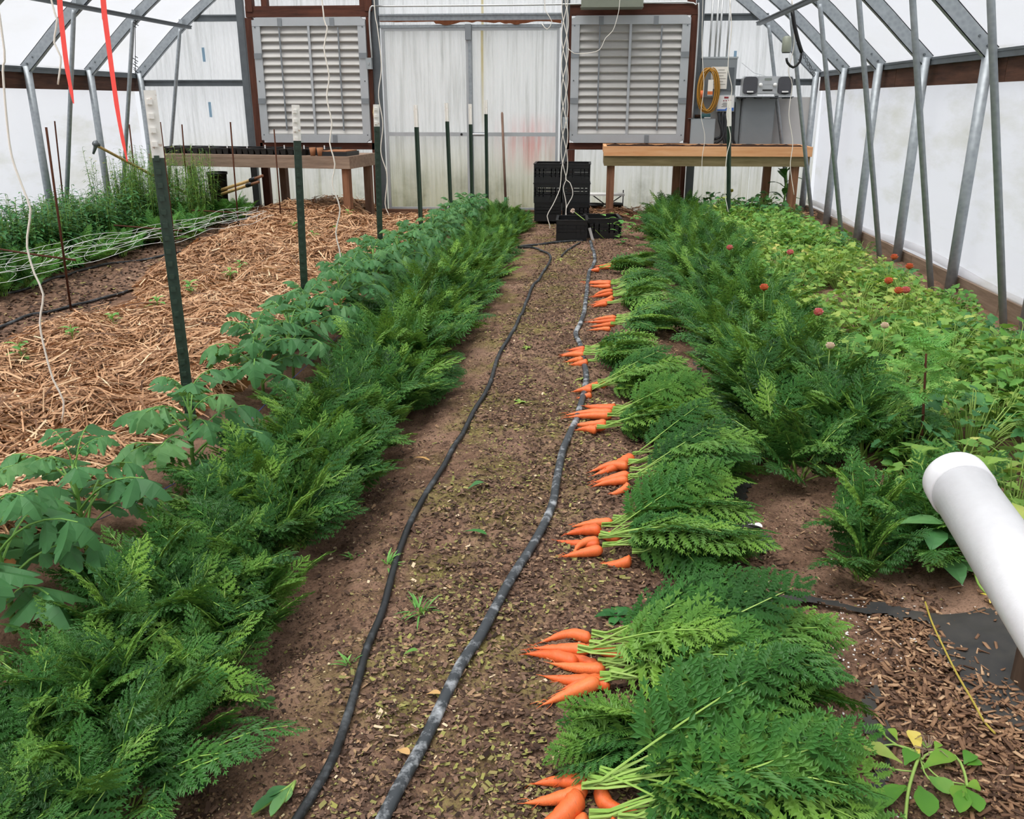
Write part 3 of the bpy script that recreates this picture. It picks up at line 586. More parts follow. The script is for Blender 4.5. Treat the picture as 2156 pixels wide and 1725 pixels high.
for i, (px, lb) in enumerate(((645, 'brown paper pot with a small seedling on the bench'), (676, 'empty brown paper pot, left of two close together'), (690, 'empty brown paper pot, right of two close together'))):
    t = thing('paper_pot', lb, 'pot', onbench((.83, 1.02, 1.12)[i]-.15, -.39), 0, 'paper pots on the bench')
    MB().lathe([(0, 0), (.03, 0), (.042, .10), (.038, .10), (.034, .085)], 14).build('pot_wall', 'terracotta', t, True); MB().lathe([(.034, .085), (0, .088)], 14).build('potting_mix', 'potsoil', t)
    if i == 0:
        m = MB(); m.tube([(0, 0, .08), (.01, 0, .18), (0, 0, .26)], .004, 5); 
        for k in range(7): seedling_leaf(m, (0, 0, .16+.018*k), (math.cos(k*2.4), math.sin(k*2.4), .5), .08, .035)
        m.build('seedling', 'frondpale', t)

# ---------------------------------------------------------------- things along the end wall floor
def crate():
    c = thing('harvest_crate', '', 'crate'); w, d, hh = .34, .46, .225
    MB().box((-w/2, -d/2, 0), (w/2, d/2, .012)).build('bottom', 'crate', c)
    for ax, s in ((0, -1), (0, 1), (1, -1), (1, 1)):
        m = MB(); L = w if ax == 0 else d; off = (d if ax == 0 else w)/2*s; th = -.012*s
        def b(u0, u1, z0, z1, k=0):
            if ax == 0: m.box((u0, off, z0), (u1, off+th, z1))
            else: m.box((off, u0, z0), (off+th, u1, z1))
        for z0, z1 in ((.012, .092), (.10, .13), (.138, .172), (.18, hh)): b(-L/2+(.013 if ax else 0), L/2-(.013 if ax else 0), z0, z1)
        n = 7
        for k in range(n): u = -L/2+.02+(L-.04)*k/(n-1); b(u-.006, u+.006, .07, .185) if abs(u) > .0 else None
        m.build('side_wall', 'crate', c)
    r = MB(); r.box((-w/2-.008, -d/2-.008, hh), (w/2+.008, -d/2+.02, hh+.008)); r.box((-w/2-.008, d/2-.02, hh), (w/2+.008, d/2+.008, hh+.008)); r.box((-w/2-.008, -d/2+.021, hh), (-w/2+.02, d/2-.021, hh+.008)); r.box((w/2-.02, -d/2+.021, hh), (w/2+.008, d/2-.021, hh+.008)); r.build('rim', 'crate', c)
    return c
c0 = crate(); first = True
zc = max(gz(-.45, 11.4), gz(-.1, 11.4))
for x, side in ((-.445, 'left'), (-.09, 'right')):
    for k in range(3):
        c = c0 if first else copy_tree(c0); first = False; c.location = (x, 11.55+U(-.01, .01), zc+.235*k); c.rotation_euler.z = U(-.02, .02)
        tag(c, '%s black plastic crate of the %s stack beside the doors' % (['bottom', 'middle', 'top'][k], side), 'crate', 'stacked harvest crates')
for px, py, lb, rz in ((1203, 508, 'black crate on the soil before the crate stacks, behind the hoses', .0), (1268, 503, 'black crate on the soil before the bench leg, weeds beside it', .08)):
    p = onground(px, py); c = copy_tree(c0); c.location = (p[0], p[1]+.24, p[2]); c.rotation_euler.z = rz; c.scale = (1.0 if px < 1250 else 1.15, 1, .98); tag(c, lb, 'crate', 'loose harvest crates')
def pot_black(px, py, r, hh, lb):
    p = onground(px, py); t = thing('plant_pot', lb, 'pot', p, 0, 'black pots under the right bench'); MB().lathe([(0, 0), (r*.8, 0), (r, hh), (r*1.05, hh), (r*1.05, hh-.02), (r*.95, hh-.02), (r*.92, hh*.8)], 20).build('pot_wall', 'pot', t, True); MB().lathe([(r*.92, hh*.8), (0, hh*.82)], 20).build('potting_mix', 'potsoil', t)
pot_black(1250, 450, .13, .13, 'round black pot beside the crate stack'); pot_black(1292, 447, .12, .12, 'round black pot behind the front bench leg')
t = thing('folding_stand', 'small white topped folding stand behind the bench leg', 'stand', (.33, 12.25, gz(.33, 12.25)))
MB().box((-.24, -.12, .24), (.22, .12, .262)).build('top', 'white', t); MB().tube([(-.2, -.08, -.03), (.18, -.08, .24)], .008, 6).build('leg', 'black', t); MB().tube([(.18, -.06, -.03), (-.2, -.06, .24)], .008, 6).build('leg', 'black', t); MB().tube([(.21, .1, -.03), (.21, .1, .3)], .008, 6).build('leg', 'black', t)
# shovel leaning on the right door
b = W(1066, 446, 12.2); b[2] = gz(b[0], b[1]); e = W(1057, 236, 12.40); t = thing('shovel', 'long grey wooden shovel handle with green socket against the doors', 'shovel', b)
e = e-b; MB().tube([(0, 0, .02), e*.2], .02, 10).build('socket', 'greenmetal', t, True); MB().tube([e*.195, e*.6, e*.985, e], [.017, .017, .017, .008], 10).build('shaft', 'greyhandle', t, True)
m = MB(); m.add([(-.1, -.02, .03), (.1, -.02, .03), (.09, -.03, -.12), (0, -.035, -.2), (-.09, -.03, -.12)], [(0, 1, 2, 3, 4)]); o = m.build('blade', 'greenmetal', t); o.modifiers.new('s', 'SOLIDIFY').thickness = .004
# mattock leaning in the left corner
a = W(203, 306, 9.6); q = W(315, 366, 10.6); q = a+(q-a)*2.6; q[2] = gz(q[0], q[1]) if q[2] < 0 else q[2]
t = thing('mattock', 'mattock with pale wooden handle propped in the left corner', 'tool', (a[0], a[1], a[2])); L = q-a
MB().tube([L*.0, L*.04, L*.96], [.017, .015, .02], 10).build('handle', 'handle', t, True)
m = MB(); m.tube([(-.05, .0, -.09), (-.02, 0, -.03), (0, 0, .02), (-.005, 0, .05)], [.012, .02, .03, .02], 8); m.tube([(0, -.04, .02), (0, .04, .0)], .026, 8); m.build('head', 'galvdark', t, True)
# loppers: two wooden handles with black ferrules
t = thing('loppers', 'loppers with two pale wooden handles and black ferrules by the bench', 'tool', W(462, 406, 11.55))
o0 = W(462, 406, 11.55)
for (x1, y1, x2, y2, x3, y3) in ((470, 398, 527, 380, 553, 370), (470, 407, 520, 391, 545, 383)):
    P = [W(x1-10, y1+4, 11.55)-o0, W(x2, y2, 11.3)-o0, W(x3, y3, 11.15)-o0]
    MB().tube([P[0], P[1]], .02, 10).build('shaft', 'handle', t, True); MB().tube([P[1], P[1]+(P[2]-P[1])*.4], .026, 10).build('ferrule', 'black', t, True); MB().tube([P[1]+(P[2]-P[1])*.38, P[2]], .017, 10).build('grip', 'legwood', t, True)

_q = W(458, 380, 11.6); _h = float(W(458, 362, 11.6)[2])-gz(_q[0], 11.6); t = thing('bucket', 'tall black bucket behind the grassy clump, holding the loppers', 'bucket', (_q[0], 11.6, gz(_q[0], 11.6)))
MB().lathe([(0, 0), (.10, 0), (.125, _h), (.135, _h), (.135, _h-.03), (.12, _h-.03), (.118, _h-.005), (.095, .03), (0, .03)], 20).build('wall', 'pot', t, True); MB().tube([(.135*math.cos(a), -.01, _h-.02-.12*abs(math.sin(a))) for a in np.linspace(0, math.pi, 14)], .004, 5).build('bail', 'wire', t, True)
# ---------------------------------------------------------------- T-posts
sm = MB(); sm.prism([(-.012, -.012), (.012, -.012), (.012, .006), (-.006, .012), (-.012, .012)], -.02, .0); STUD = None
TP = [(315, 190, 410, 945, 3.62), (622, 221, 646, 712, 5.60), (792, 220, 803, 600, 7.45), (875, 221, 889, 535, 9.2), (940, 217, 951, 480, 10.6), (990, 219, 995, 470, 11.5), (1023, 211, 1026, 450, 12.0), (1535, 212, 1533, 470, 10.9)]
TW = [.26, .21, .17, .21, .20, .24, .17, .28]
TL = ['nearest green steel T-post with white rusted tip, at the left', 'second nearest green T-post, white tip and flaking green paint', 'third nearest green T-post, before the left shutter edge', 'fourth nearest green T-post with cream rusty tip before the doors', 'fifth nearest green T-post with white tip before the doors', 'green T-post in line with the gap between the doors', 'farthest thin green T-post of the tomato row', 'green T-post standing before the right bench']
def tpost(i):
    global STUD
    px, py, qx, qy, Y = TP[i]; top = W(px, py, Y); bot = W(qx, qy, Y); base = bot+(top-bot)*((-.15-bot[2])/(top[2]-bot[2])); ax = top-base; L = np.linalg.norm(ax)
    t = thing('fence_post', TL[i], 'post', base, 0, 'green steel T-posts'); t.rotation_mode = 'QUATERNION'
    t.rotation_quaternion = Vector(ax).to_track_quat('Z', 'Y') @ Matrix.Rotation(math.radians(-62), 4, 'Z').to_quaternion()
    tz = L-TW[i]; sec = [(-.023, -.005), (.023, -.005), (.023, .003), (.004, .003), (.004, .042), (-.004, .042), (-.004, .003), (-.023, .003)]
    MB().prism(sec, 0, tz, 'z').build('shaft', 'tgreen', t); MB().prism([(a*1.02, b*1.02) for a, b in sec], tz, L, 'z').build('white_tip', 'ttip', t)
    if STUD is None: STUD = (MB().prism([(-.010, -.010), (.010, -.010), (.010, .010), (-.010, .010)], 0, .0115).mesh('stud', 'tgreen'), MB().prism([(-.010, -.010), (.010, -.010), (.010, .010), (-.010, .010)], 0, .0115).mesh('stud', 'ttip'))
    z = .3
    while z < L-.03:
        o = link('stud', STUD[1 if z > tz else 0], t); o.location = (-.006, -.0165, z); z += .054
    return t
for i in range(8): tpost(i)

# rusty rods of the netted bed
def rod(px, py, qx, qy, lb, grp='rusty rods in the netted bed'):
    b = onground(qx, qy); tp = W(px, py, b[1]); t = thing('rebar_stake', lb, 'stake', b, 0, grp); L = tp-b; MB().tube([(0, 0, -.1), L], .0085, 7).build('rod', 'rust', t, True); return t, b, L
t, b, L = rod(97, 268, 149, 655, 'nearest rusty rebar stake with cross rod, left edge')
MB().tube([(-1.05, .55, .40), (-.3, .15, .40), (.12, -.03, .395)], .008, 6).build('cross_rod', 'rust', t, True)
t, b, L = rod(337, 257, 373, 556, 'rusty rebar stake with cross rod behind the nearest T-post'); MB().tube([(-.75, .3, .33), (.1, -.03, .33)], .008, 6).build('cross_rod', 'rust', t, True)
t, b, L = rod(485, 257, 504, 505, 'rusty rebar stake with cross rod before the bench'); MB().tube([(-.6, .2, .3), (.18, -.03, .30)], .008, 6).build('cross_rod', 'rust', t, True)
t, b, L = rod(577, 272, 593, 480, 'farthest rusty rebar stake, in line with the shutter'); MB().tube([(-.3, .1, .2), (.2, -.05, .2)], .007, 6).build('cross_rod', 'rust', t, True)
for px, py, qx, qy, lb in ((115, 255, 140, 495, 'rusty rebar stake among the leafy weeds at the left'), (272, 262, 296, 478, 'rusty rebar stake in the tall grassy clump'), (383, 262, 399, 470, 'rusty rebar stake behind the tall grassy clump')): rod(px, py, qx, qy, lb)

# ---------------------------------------------------------------- plant prototypes (flat leaves bent along a curve)
class Proto:                                          # u along the leaf, v across, w off the surface
    def __init__(s): s.V = []; s.F = []; s.n = 0
    def poly(s, pts, w=0.0):
        s.V += [(u, v, w if np.isscalar(w) else w[k]) for k, (u, v) in enumerate(pts)]; s.F.append(tuple(range(s.n, s.n+len(pts)))); s.n += len(pts)
    def lobe(s, b, d, L, wd, w=0.0):                  # a kite
        b = np.array(b, float); d = np.array(d, float); d /= np.linalg.norm(d); n = np.array([-d[1], d[0]])
        s.poly([b-n*wd*.12, b+d*L*.55-n*wd/2, b+d*L, b+d*L*.55+n*wd/2], [w, w+.05*L, w-.1*L, w+.05*L])
    def arr(s): return np.array(s.V, float), s.F
def frond_proto(seed, pairs=9, sub=4, lobes=True, start=.40, width=.27):
    R = np.random.default_rng(seed); p = Proto()
    for k in range(pairs+1):
        t = k/pairs; u = start+(1-start)*(t**.85); L0 = width*(1-.82*t)*(.62+.38*min(1, t*3+.3))
        for s in ((-1, 1) if k < pairs else (0,)):
            ang = math.radians(62-28*t+R.uniform(-6, 6)); d = np.array([math.cos(ang), s*math.sin(ang)]) if s else np.array([1, 0.]); L = L0*R.uniform(.85, 1.1)+.02; wb = R.uniform(-.02, .02)
            for j in range(sub+1):
                q = (j+.35)/(sub+.6); b = np.array([u, 0])+d*L*q; l2 = L*.52*(1-.62*q)+.014
                for s2 in ((-1, 1) if j < sub else (0,)):
                    a2 = math.radians(48)*s2+R.uniform(-.12, .12); d2 = np.array([d[0]*math.cos(a2)-d[1]*math.sin(a2), d[0]*math.sin(a2)+d[1]*math.cos(a2)])
                    if lobes:
                        p.lobe(b, d2, l2, l2*.27, wb)
                        for s3 in (-1, 1):
                            a3 = .72*s3; d3 = np.array([d2[0]*math.cos(a3)-d2[1]*math.sin(a3), d2[0]*math.sin(a3)+d2[1]*math.cos(a3)]); p.lobe(b+d2*l2*.30, d3, l2*.55, l2*.20, wb)
                    else: p.lobe(b, d2, l2*1.15, l2*.42, wb)
    return p.arr()
def curve_frame(base, az, elev, L, bend, n=24, twist=0.0, sway=0.0):
    P = [np.array(base, float)]; e = elev; a = az; T = []
    for i in range(n):
        t = i/(n-1); e2 = elev-bend*(t**1.5); a2 = az+sway*t; d = np.array([math.cos(e2)*math.cos(a2), math.cos(e2)*math.sin(a2), math.sin(e2)]); T.append(d); P.append(P[-1]+d*L/(n-1))
    P = np.array(P[:n]); T = np.array(T); S = np.cross(T, (0, 0, 1.0)); nn = np.linalg.norm(S, axis=1)[:, None]
    S = np.where(nn > .12, S/np.maximum(nn, 1e-6), np.array([math.sin(az), -math.cos(az), 0.])); N = np.cross(S, T); c, s = math.cos(twist), math.sin(twist)
    return P, T, S*c+N*s, N*c-S*s
def place(mb, proto, fr, L, var, cup=.0):
    V, F = proto; P, T, S, N = fr; n = len(P); x = np.clip(V[:, 0], 0, 1)*(n-1); i = np.minimum(x.astype(int), n-2); f = (x-i)[:, None]
    q = lambda Q: Q[i]*(1-f)+Q[i+1]*f
    over = (V[:, 0]-np.clip(V[:, 0], 0, 1))[:, None]
    W_ = q(P)+q(S)*V[:, 1:2]*L+q(N)*(V[:, 2:3]*L-cup*L*(np.abs(V[:, 1:2])**1.0))+q(T)*over*L; mb.add(W_, F, var)
def stalk(mb, fr, r0, r1, var, upto=1.0, n=4, seg=7):
    P = fr[0]; k = np.linspace(0, (len(P)-1)*upto, seg).astype(int); mb.tube(P[k], np.linspace(r0, r1, seg), n, False, var)
FN = [frond_proto(100+i, 8, 4, True, .36, .25) for i in range(3)]; FF = [frond_proto(120+i, 8, 3, False, .40, .25) for i in range(3)]
def carrot_plant(seed, near, H=.33, nf=17, lacy=False):
    R = np.random.default_rng(seed); lv, st = MB(), MB(); PR = FN if near or lacy else FF
    for k in range(nf):
        az = R.uniform(0, 2*math.pi); inner = R.random(); el = math.radians(88-50*(1-inner)**.9); L = H*R.uniform(.85, 1.25)*(1.0+.15*(1-inner)); fr = curve_frame((R.uniform(-.03, .03), R.uniform(-.03, .03), -.02), az, el, L, R.uniform(.3, 1.1), 24, R.uniform(-.7, .7), R.uniform(-.4, .4))
        v = float(np.clip(R.normal(.42, .16)+(.35 if R.random() < .1 else 0), 0, 1)); place(lv, PR[k % 3], fr, L, v, .15); stalk(st, fr, .0035, .0015, v, .97, 4 if near else 3)
    return lv.mesh('fronds', 'carrotleaf'), st.mesh('stalks', 'carrotstem')
def scatter(name, variants, spots, label, cat, group, parts=('fronds', 'stalks')):
    out = []
    for (x, y, sc, rz, k) in spots:
        o = thing(name, label, cat, (x, y, gz(x, y)), rz, group); o.scale = (sc, sc, sc)
        for nm, me in zip(parts, variants[k % len(variants)]): link(nm, me, o)
        out.append(o)
    return out
CN = [carrot_plant(200+i, True) for i in range(5)]; CF = [carrot_plant(220+i, False, .33, 18) for i in range(5)]
# left carrot row
near, far = [], []
y = 1.15
while y < 11.9:
    xc = -1.10+.016*(y-1.2); dens = 3
    for k in range(dens):
        x = xc+(-.12, .01, .12)[k]+U(-.04, .04); (near if y < 4.6 else far).append((x, y+U(-.06, .06), U(.72, 1.0)*(.88 if y < 2.6 else 1.0 if y < 8 else .8), U(0, 6.28), int(U(0, 50))))
    y += .20 if y > 4.6 else .17
# dressed edge fronds make the row, both sets wear one label: nothing tells one plant from its neighbours
LBL = 'feathery green carrot plant standing in the long row left of the hoses'
LEFTC = scatter('carrot_plant', CN, near, LBL, 'carrot plant', 'standing carrots of the left row'); LEFTC += scatter('carrot_plant', CF, far, LBL, 'carrot plant', 'standing carrots of the left row')
# right carrot row
near, far = [], []
y = 2.72
while y < 11.6:
    if not (3.02 < y < 3.5):
        for k in range(2 if y > 3.4 else 2):
            x = (1.06 if y > 3.5 else 1.12)+(-.13, .13)[k]+U(-.07, .07)+.012*(y-3); (near if y < 4.6 else far).append((x, y+U(-.06, .06), U(.85, 1.15)*(1 if y > 3.5 else .85), U(0, 6.28), int(U(0, 50))))
    y += .17
LBR = 'feathery green carrot plant standing in the row right of the harvested carrots'
RIGHTC = scatter('carrot_plant', CN, near, LBR, 'carrot plant', 'standing carrots of the right row'); RIGHTC += scatter('carrot_plant', CF, far, LBR, 'carrot plant', 'standing carrots of the right row')

# ---------------------------------------------------------------- tomato row
def toothed(p, b, d, L, wd, R, w=0.0, fold=.12):      # a leaflet with coarse teeth, folded along its rib
    b = np.array(b, float); d = np.array(d, float)/np.linalg.norm(d); n = np.array([-d[1], d[0]]); T = [0, .14, .22, .38, .44, .62, .68, .86, 1.0]; Wd = [.06, .75, .62, 1.0, .74, .85, .55, .42, 0]
    rib = [b+d*L*t for t in T]
    for s in (-1, 1):
        edge = [rib[k]+n*s*wd/2*Wd[k]*R.uniform(.85, 1.1)+d*L*.03*(k % 2) for k in range(9)]
        for k in range(8):
            pts = [rib[k], rib[k+1], edge[k+1], edge[k]] if s > 0 else [rib[k], edge[k], edge[k+1], rib[k+1]]
            ws = [w-L*.15*T[k]**2, w-L*.15*T[k+1]**2, w-L*.15*T[k+1]**2-fold*wd*Wd[k+1], w-L*.15*T[k]**2-fold*wd*Wd[k]] if s > 0 else [w-L*.15*T[k]**2, w-L*.15*T[k]**2-fold*wd*Wd[k], w-L*.15*T[k+1]**2-fold*wd*Wd[k+1], w-L*.15*T[k+1]**2]
            p.poly(pts, ws)
def tomato_leaf(seed):
    R = np.random.default_rng(seed); p = Proto()
    toothed(p, (.70, 0), (1, 0), .40, .27, R, 0, .25)
    for u, L, wd in ((.34, .22, .14), (.52, .34, .21), (.70, .36, .22)):
        for s in (-1, 1): a = math.radians(62+R.uniform(-8, 8)); toothed(p, (u+R.uniform(-.02, .02), 0), (math.cos(a), s*math.sin(a)), L*R.uniform(.85, 1.1), wd, R, 0, .25)
    for u in (.42, .6):
        for s in (-1, 1): p.lobe((u, 0), (.5, s), .08, .05)
    lv = MB(); st = MB(); L = .34; fr = curve_frame((0, 0, 0), 0, math.radians(40), L, R.uniform(1.4, 2.1), 24, R.uniform(-.2, .2)); place(lv, p.arr(), fr, L, float(R.uniform(.3, .65)), .35); stalk(st, fr, .0045, .002, .5, .8, 5)
    return lv.mesh('leaf', 'tomatoleaf'), st.mesh('leaf_stalk', 'tomatostem')
TLV = [tomato_leaf(300+i) for i in range(6)]
TXY = []
for px, py in ((30, 1330), (190, 1190), (420, 1040)): p = onground(px, py); TXY.append((p[0], p[1]))
y = 4.15
while y < 12.0: TXY.append((-1.58+.02*(y-4)+U(-.05, .05), y)); y += .43
for i, (x, y) in enumerate(TXY):
    lb = 'tomato plant with drooping lobed leaves in the row, %s from the camera' % (ORD+['eleventh', 'twelfth', 'thirteenth', 'fourteenth', 'fifteenth', 'sixteenth', 'seventeenth', 'eighteenth', 'nineteenth', 'twentieth', 'twenty first', 'twenty second', 'twenty third', 'twenty fourth'])[i]
    t = thing('tomato_plant', lb, 'tomato plant', (x, y, gz(x, y)), U(0, 6.28), 'tomato plants in the row'); t.scale = (1.0 if y < 8 else .8,)*3; H = U(.33, .42); m = MB()
    m.tube([(0, 0, -.03), (.008, .004, H*.4), (-.004, .0, H*.8), (0, 0, H)], [.009, .008, .006, .004], 7); m.build('stem', 'tomatostem', t, True)
    n = 17
    for k in range(n):
        a, b = TLV[(k*5+i) % 6]; zz = H*(.22+.78*k/(n-1)); o = link('leaf', a, t); o.location = (0, 0, zz); sc = (1.05-.5*(k/(n-1))**2)*U(.85, 1.15); o.scale = (sc,)*3; o.rotation_euler = (0, -.12-.55*(k/(n-1))**3, k*2.4+U(-.3, .3)); link('leaf_stalk', b, o)
P = [onground(px, py, .10) for px, py in ((150, 1120), (420, 990), (560, 850), (720, 700), (800, 620), (880, 540))]
tag(MB().tube(smooth_path(P, .2), .0013, 5).build('tie_twine', 'bluetwine'), 'thin blue twine strung low along the tomato row', 'twine')

# ---------------------------------------------------------------- straw mulch
_E = np.array([G(px, py, .05)[:2] for px, py in ((-500, 960), (0, 722), (100, 690), (190, 655), (255, 590), (310, 565), (420, 508), (520, 465), (600, 440))])
def straw_edge(y): return np.interp(y, _E[:, 1], _E[:, 0])
def straw_h(x, y):
    xl = straw_edge(y); a = sstep(0, .35, x-xl+.12*vnoise(x, y, 2.2, 51))*(1-sstep(-2.0, -1.72, x-.02*(y-4)+.1*vnoise(x, y, 3, 52)))
    far_ = sstep(11.4, 12.2, y); return a*(.10+.13*vnoise(x, y, 1.6, 53)+.10*vnoise(x, y, 4.2, 54)+.03*far_*(x < -2.9)-.06*sstep(11.2, 12.2, y)*(x > -2.9))-.03*(1-a)
xs2 = np.arange(-5.2, -1.6, .06); ys2 = np.arange(.8, 12.5, .07); a, b2 = np.meshgrid(xs2, ys2, indexing='ij'); Z = ground(a, b2)+straw_h(a, b2)
i = np.arange(a.size).reshape(a.shape); me = quads_mesh('straw_bed', np.stack([a, b2, Z], -1).reshape(-1, 3), np.stack([i[:-1,:-1], i[1:,:-1], i[1:,1:], i[:-1,1:]], -1).reshape(-1, 4), np.zeros(a.size), 'strawbase')
sb = tag(link('straw_mulch', me), 'thick golden brown straw mulch covering the bed left of the tomatoes', 'straw', None, 'stuff')
def straws(N, box, hfun, ok, Lr=(.07, .24), wr=(.0035, .008), tilt=.16, lift=.05):
    x = RNG.uniform(box[0], box[1], N); y = box[2]+(box[3]-box[2])*RNG.random(N)**1.25; keep = ok(x, y); x, y = x[keep], y[keep]; n = len(x)
    L = RNG.uniform(*Lr, n); w = RNG.uniform(*wr, n)*(1+.05*y); az = RNG.uniform(0, 2*math.pi, n); dx, dy = np.cos(az), np.sin(az)
    z0 = hfun(x-dx*L/2, y-dy*L/2); z1 = hfun(x+dx*L/2, y+dy*L/2); zm = hfun(x, y); ti = RNG.normal(0, tilt, n)*L/2; up = np.abs(RNG.normal(0, lift*.5, n))+.004; bow = RNG.normal(.0, .03, n)*L
    rol = RNG.uniform(-.9, .9, n); sx, sy, sz = -dy*np.cos(rol), dx*np.cos(rol), np.sin(rol); V = np.zeros((n, 6, 3))
    for j, (t, z) in enumerate(((-1, np.maximum(z0, zm-.03)-ti), (0, zm+bow), (1, np.maximum(z1, zm-.03)+ti))):
        for k, s in enumerate((-1, 1)): V[:, j*2+k, 0] = x+dx*L/2*t+sx*w/2*s; V[:, j*2+k, 1] = y+dy*L/2*t+sy*w/2*s; V[:, j*2+k, 2] = z+up+sz*w/2*s
    F = (np.arange(n)[:, None, None]*6+np.array([[0, 1, 3, 2], [2, 3, 5, 4]])[None]).reshape(-1, 4); v = np.clip(RNG.normal(.5, .24, n), 0, 1); return V.reshape(-1, 3), F, np.repeat(v, 6)
hf = lambda x, y: ground(x, y)+straw_h(x, y)
V, F, v = straws(112000, (-5.2, -1.6, .9, 12.4), hf, lambda x, y: straw_h(x, y) > .015)
o = link('straw_stems', quads_mesh('straw_stems', V, F, v, 'straw'), sb); o['kind'] = 'stuff'
hb2 = lambda x, y: ground(x, y)+.03+.06*np.clip(vnoise(x, y, 2.5, 55)+.2, 0, 1)
V, F, v = straws(7000, (-4.6, 2.9, 11.3, 12.45), hb2, lambda x, y: ((x > .0) & (x < 2.9) & (y > 11.45+.3*vnoise(x, y, 3, 56))) | ((x < -2.9)), (.06, .18))
tag(link('straw_litter', quads_mesh('straw_litter', V, F, np.clip(v*.75, 0, 1), 'straw')), 'brown straw littering the floor under the two benches', 'straw', None, 'stuff')
# seedlings poking through the straw
SDL = [(45, 745), (238, 672), (332, 640), (402, 612), (485, 572), (505, 556), (155, 715), (660, 495), (620, 478), (706, 480), (735, 462)]
for i, (px, py) in enumerate(SDL):
    p = G(px, py+8, .12); z = gz(p[0], p[1])+float(straw_h(p[0], p[1])); t = thing('seedling', 'small green seedling in the straw, %s counted from the nearest' % ['first', 'fourth', 'fifth', 'sixth', 'seventh', 'eighth', 'third', 'ninth', 'tenth', 'eleventh', 'twelfth'][i] if i != 6 else 'tiny dark seedling in the straw near the hanging twine', 'seedling', (p[0], p[1], z), U(0, 6), 'seedlings in the straw mulch')
    st, lv = MB(), MB(); st.tube([(0, 0, -.03), (0, 0, .12)], .003, 5)
    for k in range(9 if i in (0, 1, 3) else 6):
        az = k*2.4; e = U(.3, 1.1); seedling_leaf(lv, (0, 0, .05+.009*k), (math.cos(az), math.sin(az), e), U(.06, .11), U(.03, .045), .5, U(.3, .9))
    st.build('stem', 'ranstem', t); lv.build('leaves', 'frondpale', t)

# ---------------------------------------------------------------- soil litter
def flakes(N, box, ok, size, var, lift=.004, aspect=(1.2, 3.0), power=1.7, thick=False):
    x = RNG.uniform(box[0], box[1], N); y = box[2]+(box[3]-box[2])*RNG.random(N)**power; keep = ok(x, y); x, y = x[keep], y[keep]; n = len(x)
    w = RNG.uniform(*size, n); L = w*RNG.uniform(*aspect, n); az = RNG.uniform(0, 6.283, n); pt = RNG.normal(0, .25, n); rl = RNG.normal(0, .3, n); z = ground(x, y)+lift+RNG.random(n)*lift*2
    d = np.stack([np.cos(az)*np.cos(pt), np.sin(az)*np.cos(pt), np.sin(pt)], 1); s = np.stack([-np.sin(az)*np.cos(rl), np.cos(az)*np.cos(rl), np.sin(rl)], 1); nn = np.cross(d, s); c = np.stack([x, y, z], 1); vv = var(n, x, y)
    q = [(-1, -1), (1, -.7), (.9, 1), (-.8, .8)]; top = np.stack([c+d*(L/2*a)[:, None]+s*(w/2*b)[:, None] for a, b in q], 1)
    if not thick: return top.reshape(-1, 3), np.arange(n*4).reshape(-1, 4), np.repeat(vv, 4)
    th = (w*.35)[:, None, None]; V = np.concatenate([top, top+nn[:, None, :]*th], 1).reshape(-1, 3)
    F = (np.arange(n)[:, None, None]*8+np.array([[3,2,1,0],[4,5,6,7],[0,1,5,4],[1,2,6,5],[2,3,7,6],[3,0,4,7]])[None]).reshape(-1, 4); return V, F, np.repeat(vv, 8)
V, F, v = flakes(95000, (-.85, .95, 1.3, 11.5), lambda x, y: RNG.random(len(x)) < np.clip(.15+.85*sstep(-.62, -.38, x+.25*vnoise(x, y, 2.0, 63))*(1-sstep(.4, .75, x+.2*vnoise(x, y, 2, 64)))-.35*np.clip(vnoise(x, y, 3, 65)*3, 0, 1), 0, 1), (.004, .0125), lambda n, x, y: np.where((vnoise(x, y, 2.4, 68)+.6*vnoise(x, y, 7, 69) > .10) & (RNG.random(n) < .22) & (x > -.62) & (x < .2), RNG.uniform(.85, .94, n), np.clip(RNG.normal(.40, .25, n), 0, 1)), .003, (1.0, 2.4))
V2, F2, v2 = flakes(110000, (-.95, 1.15, 1.3, 8.5), lambda x, y: RNG.random(len(x)) < .45+.5*np.clip(.5+1.5*vnoise(x, y, 5, 67), 0, 1), (.0018, .0055), lambda n, x, y: np.where(RNG.random(n) < .12, RNG.uniform(.8, 1, n), np.clip(RNG.normal(.33, .25, n), 0, 1)), .0025, (1.0, 2.4), 1.9)
V, F, v = np.concatenate([V, V2]), np.concatenate([F, F2+len(V)]), np.concatenate([v, v2])
tag(link('leaf_mulch', quads_mesh('leaf_mulch', V, F, v, 'flakes')), 'dark crumbs and leaf flakes strewn over the soil of the path', 'mulch', None, 'stuff')
V, F, v = flakes(12000, (-5.2, -3.2, 4.5, 12.2), lambda x, y: x < straw_edge(y)+.05, (.01, .025), lambda n, x, y: np.clip(RNG.normal(.4, .25, n), 0, 1), .003)
tag(link('leaf_mulch', quads_mesh('leaf_mulch', V, F, v, 'flakes')), 'crumbs littering the bare soil strip beside the straw', 'mulch', None, 'stuff')
def chipzone(x, y): return sstep(.80, 1.0, x+.3*vnoise(x, y, 2.5, 61)+.16*(2.2-y))*(1-.93*((x > 1.02+.35*(2.4-y)) & (y > 1.9) & (x+.2*vnoise(x, y, 5, 66) > 1.05)))*(1-sstep(2.35, 2.6, y+.3*vnoise(x, y, 3, 62)))
V, F, v = flakes(26000, (.55, 2.3, 1.25, 3.0), lambda x, y: RNG.random(len(x)) < chipzone(x, y)*.95+.04, (.004, .0105), lambda n, x, y: np.clip(RNG.normal(.5, .25, n), 0, 1), .005, (1.8, 5.5), 1.1, True)
tag(link('wood_chips', quads_mesh('wood_chips', V, F, v, 'chips')), 'brown wood chips scattered over the ground at bottom right', 'wood chips', None, 'stuff')
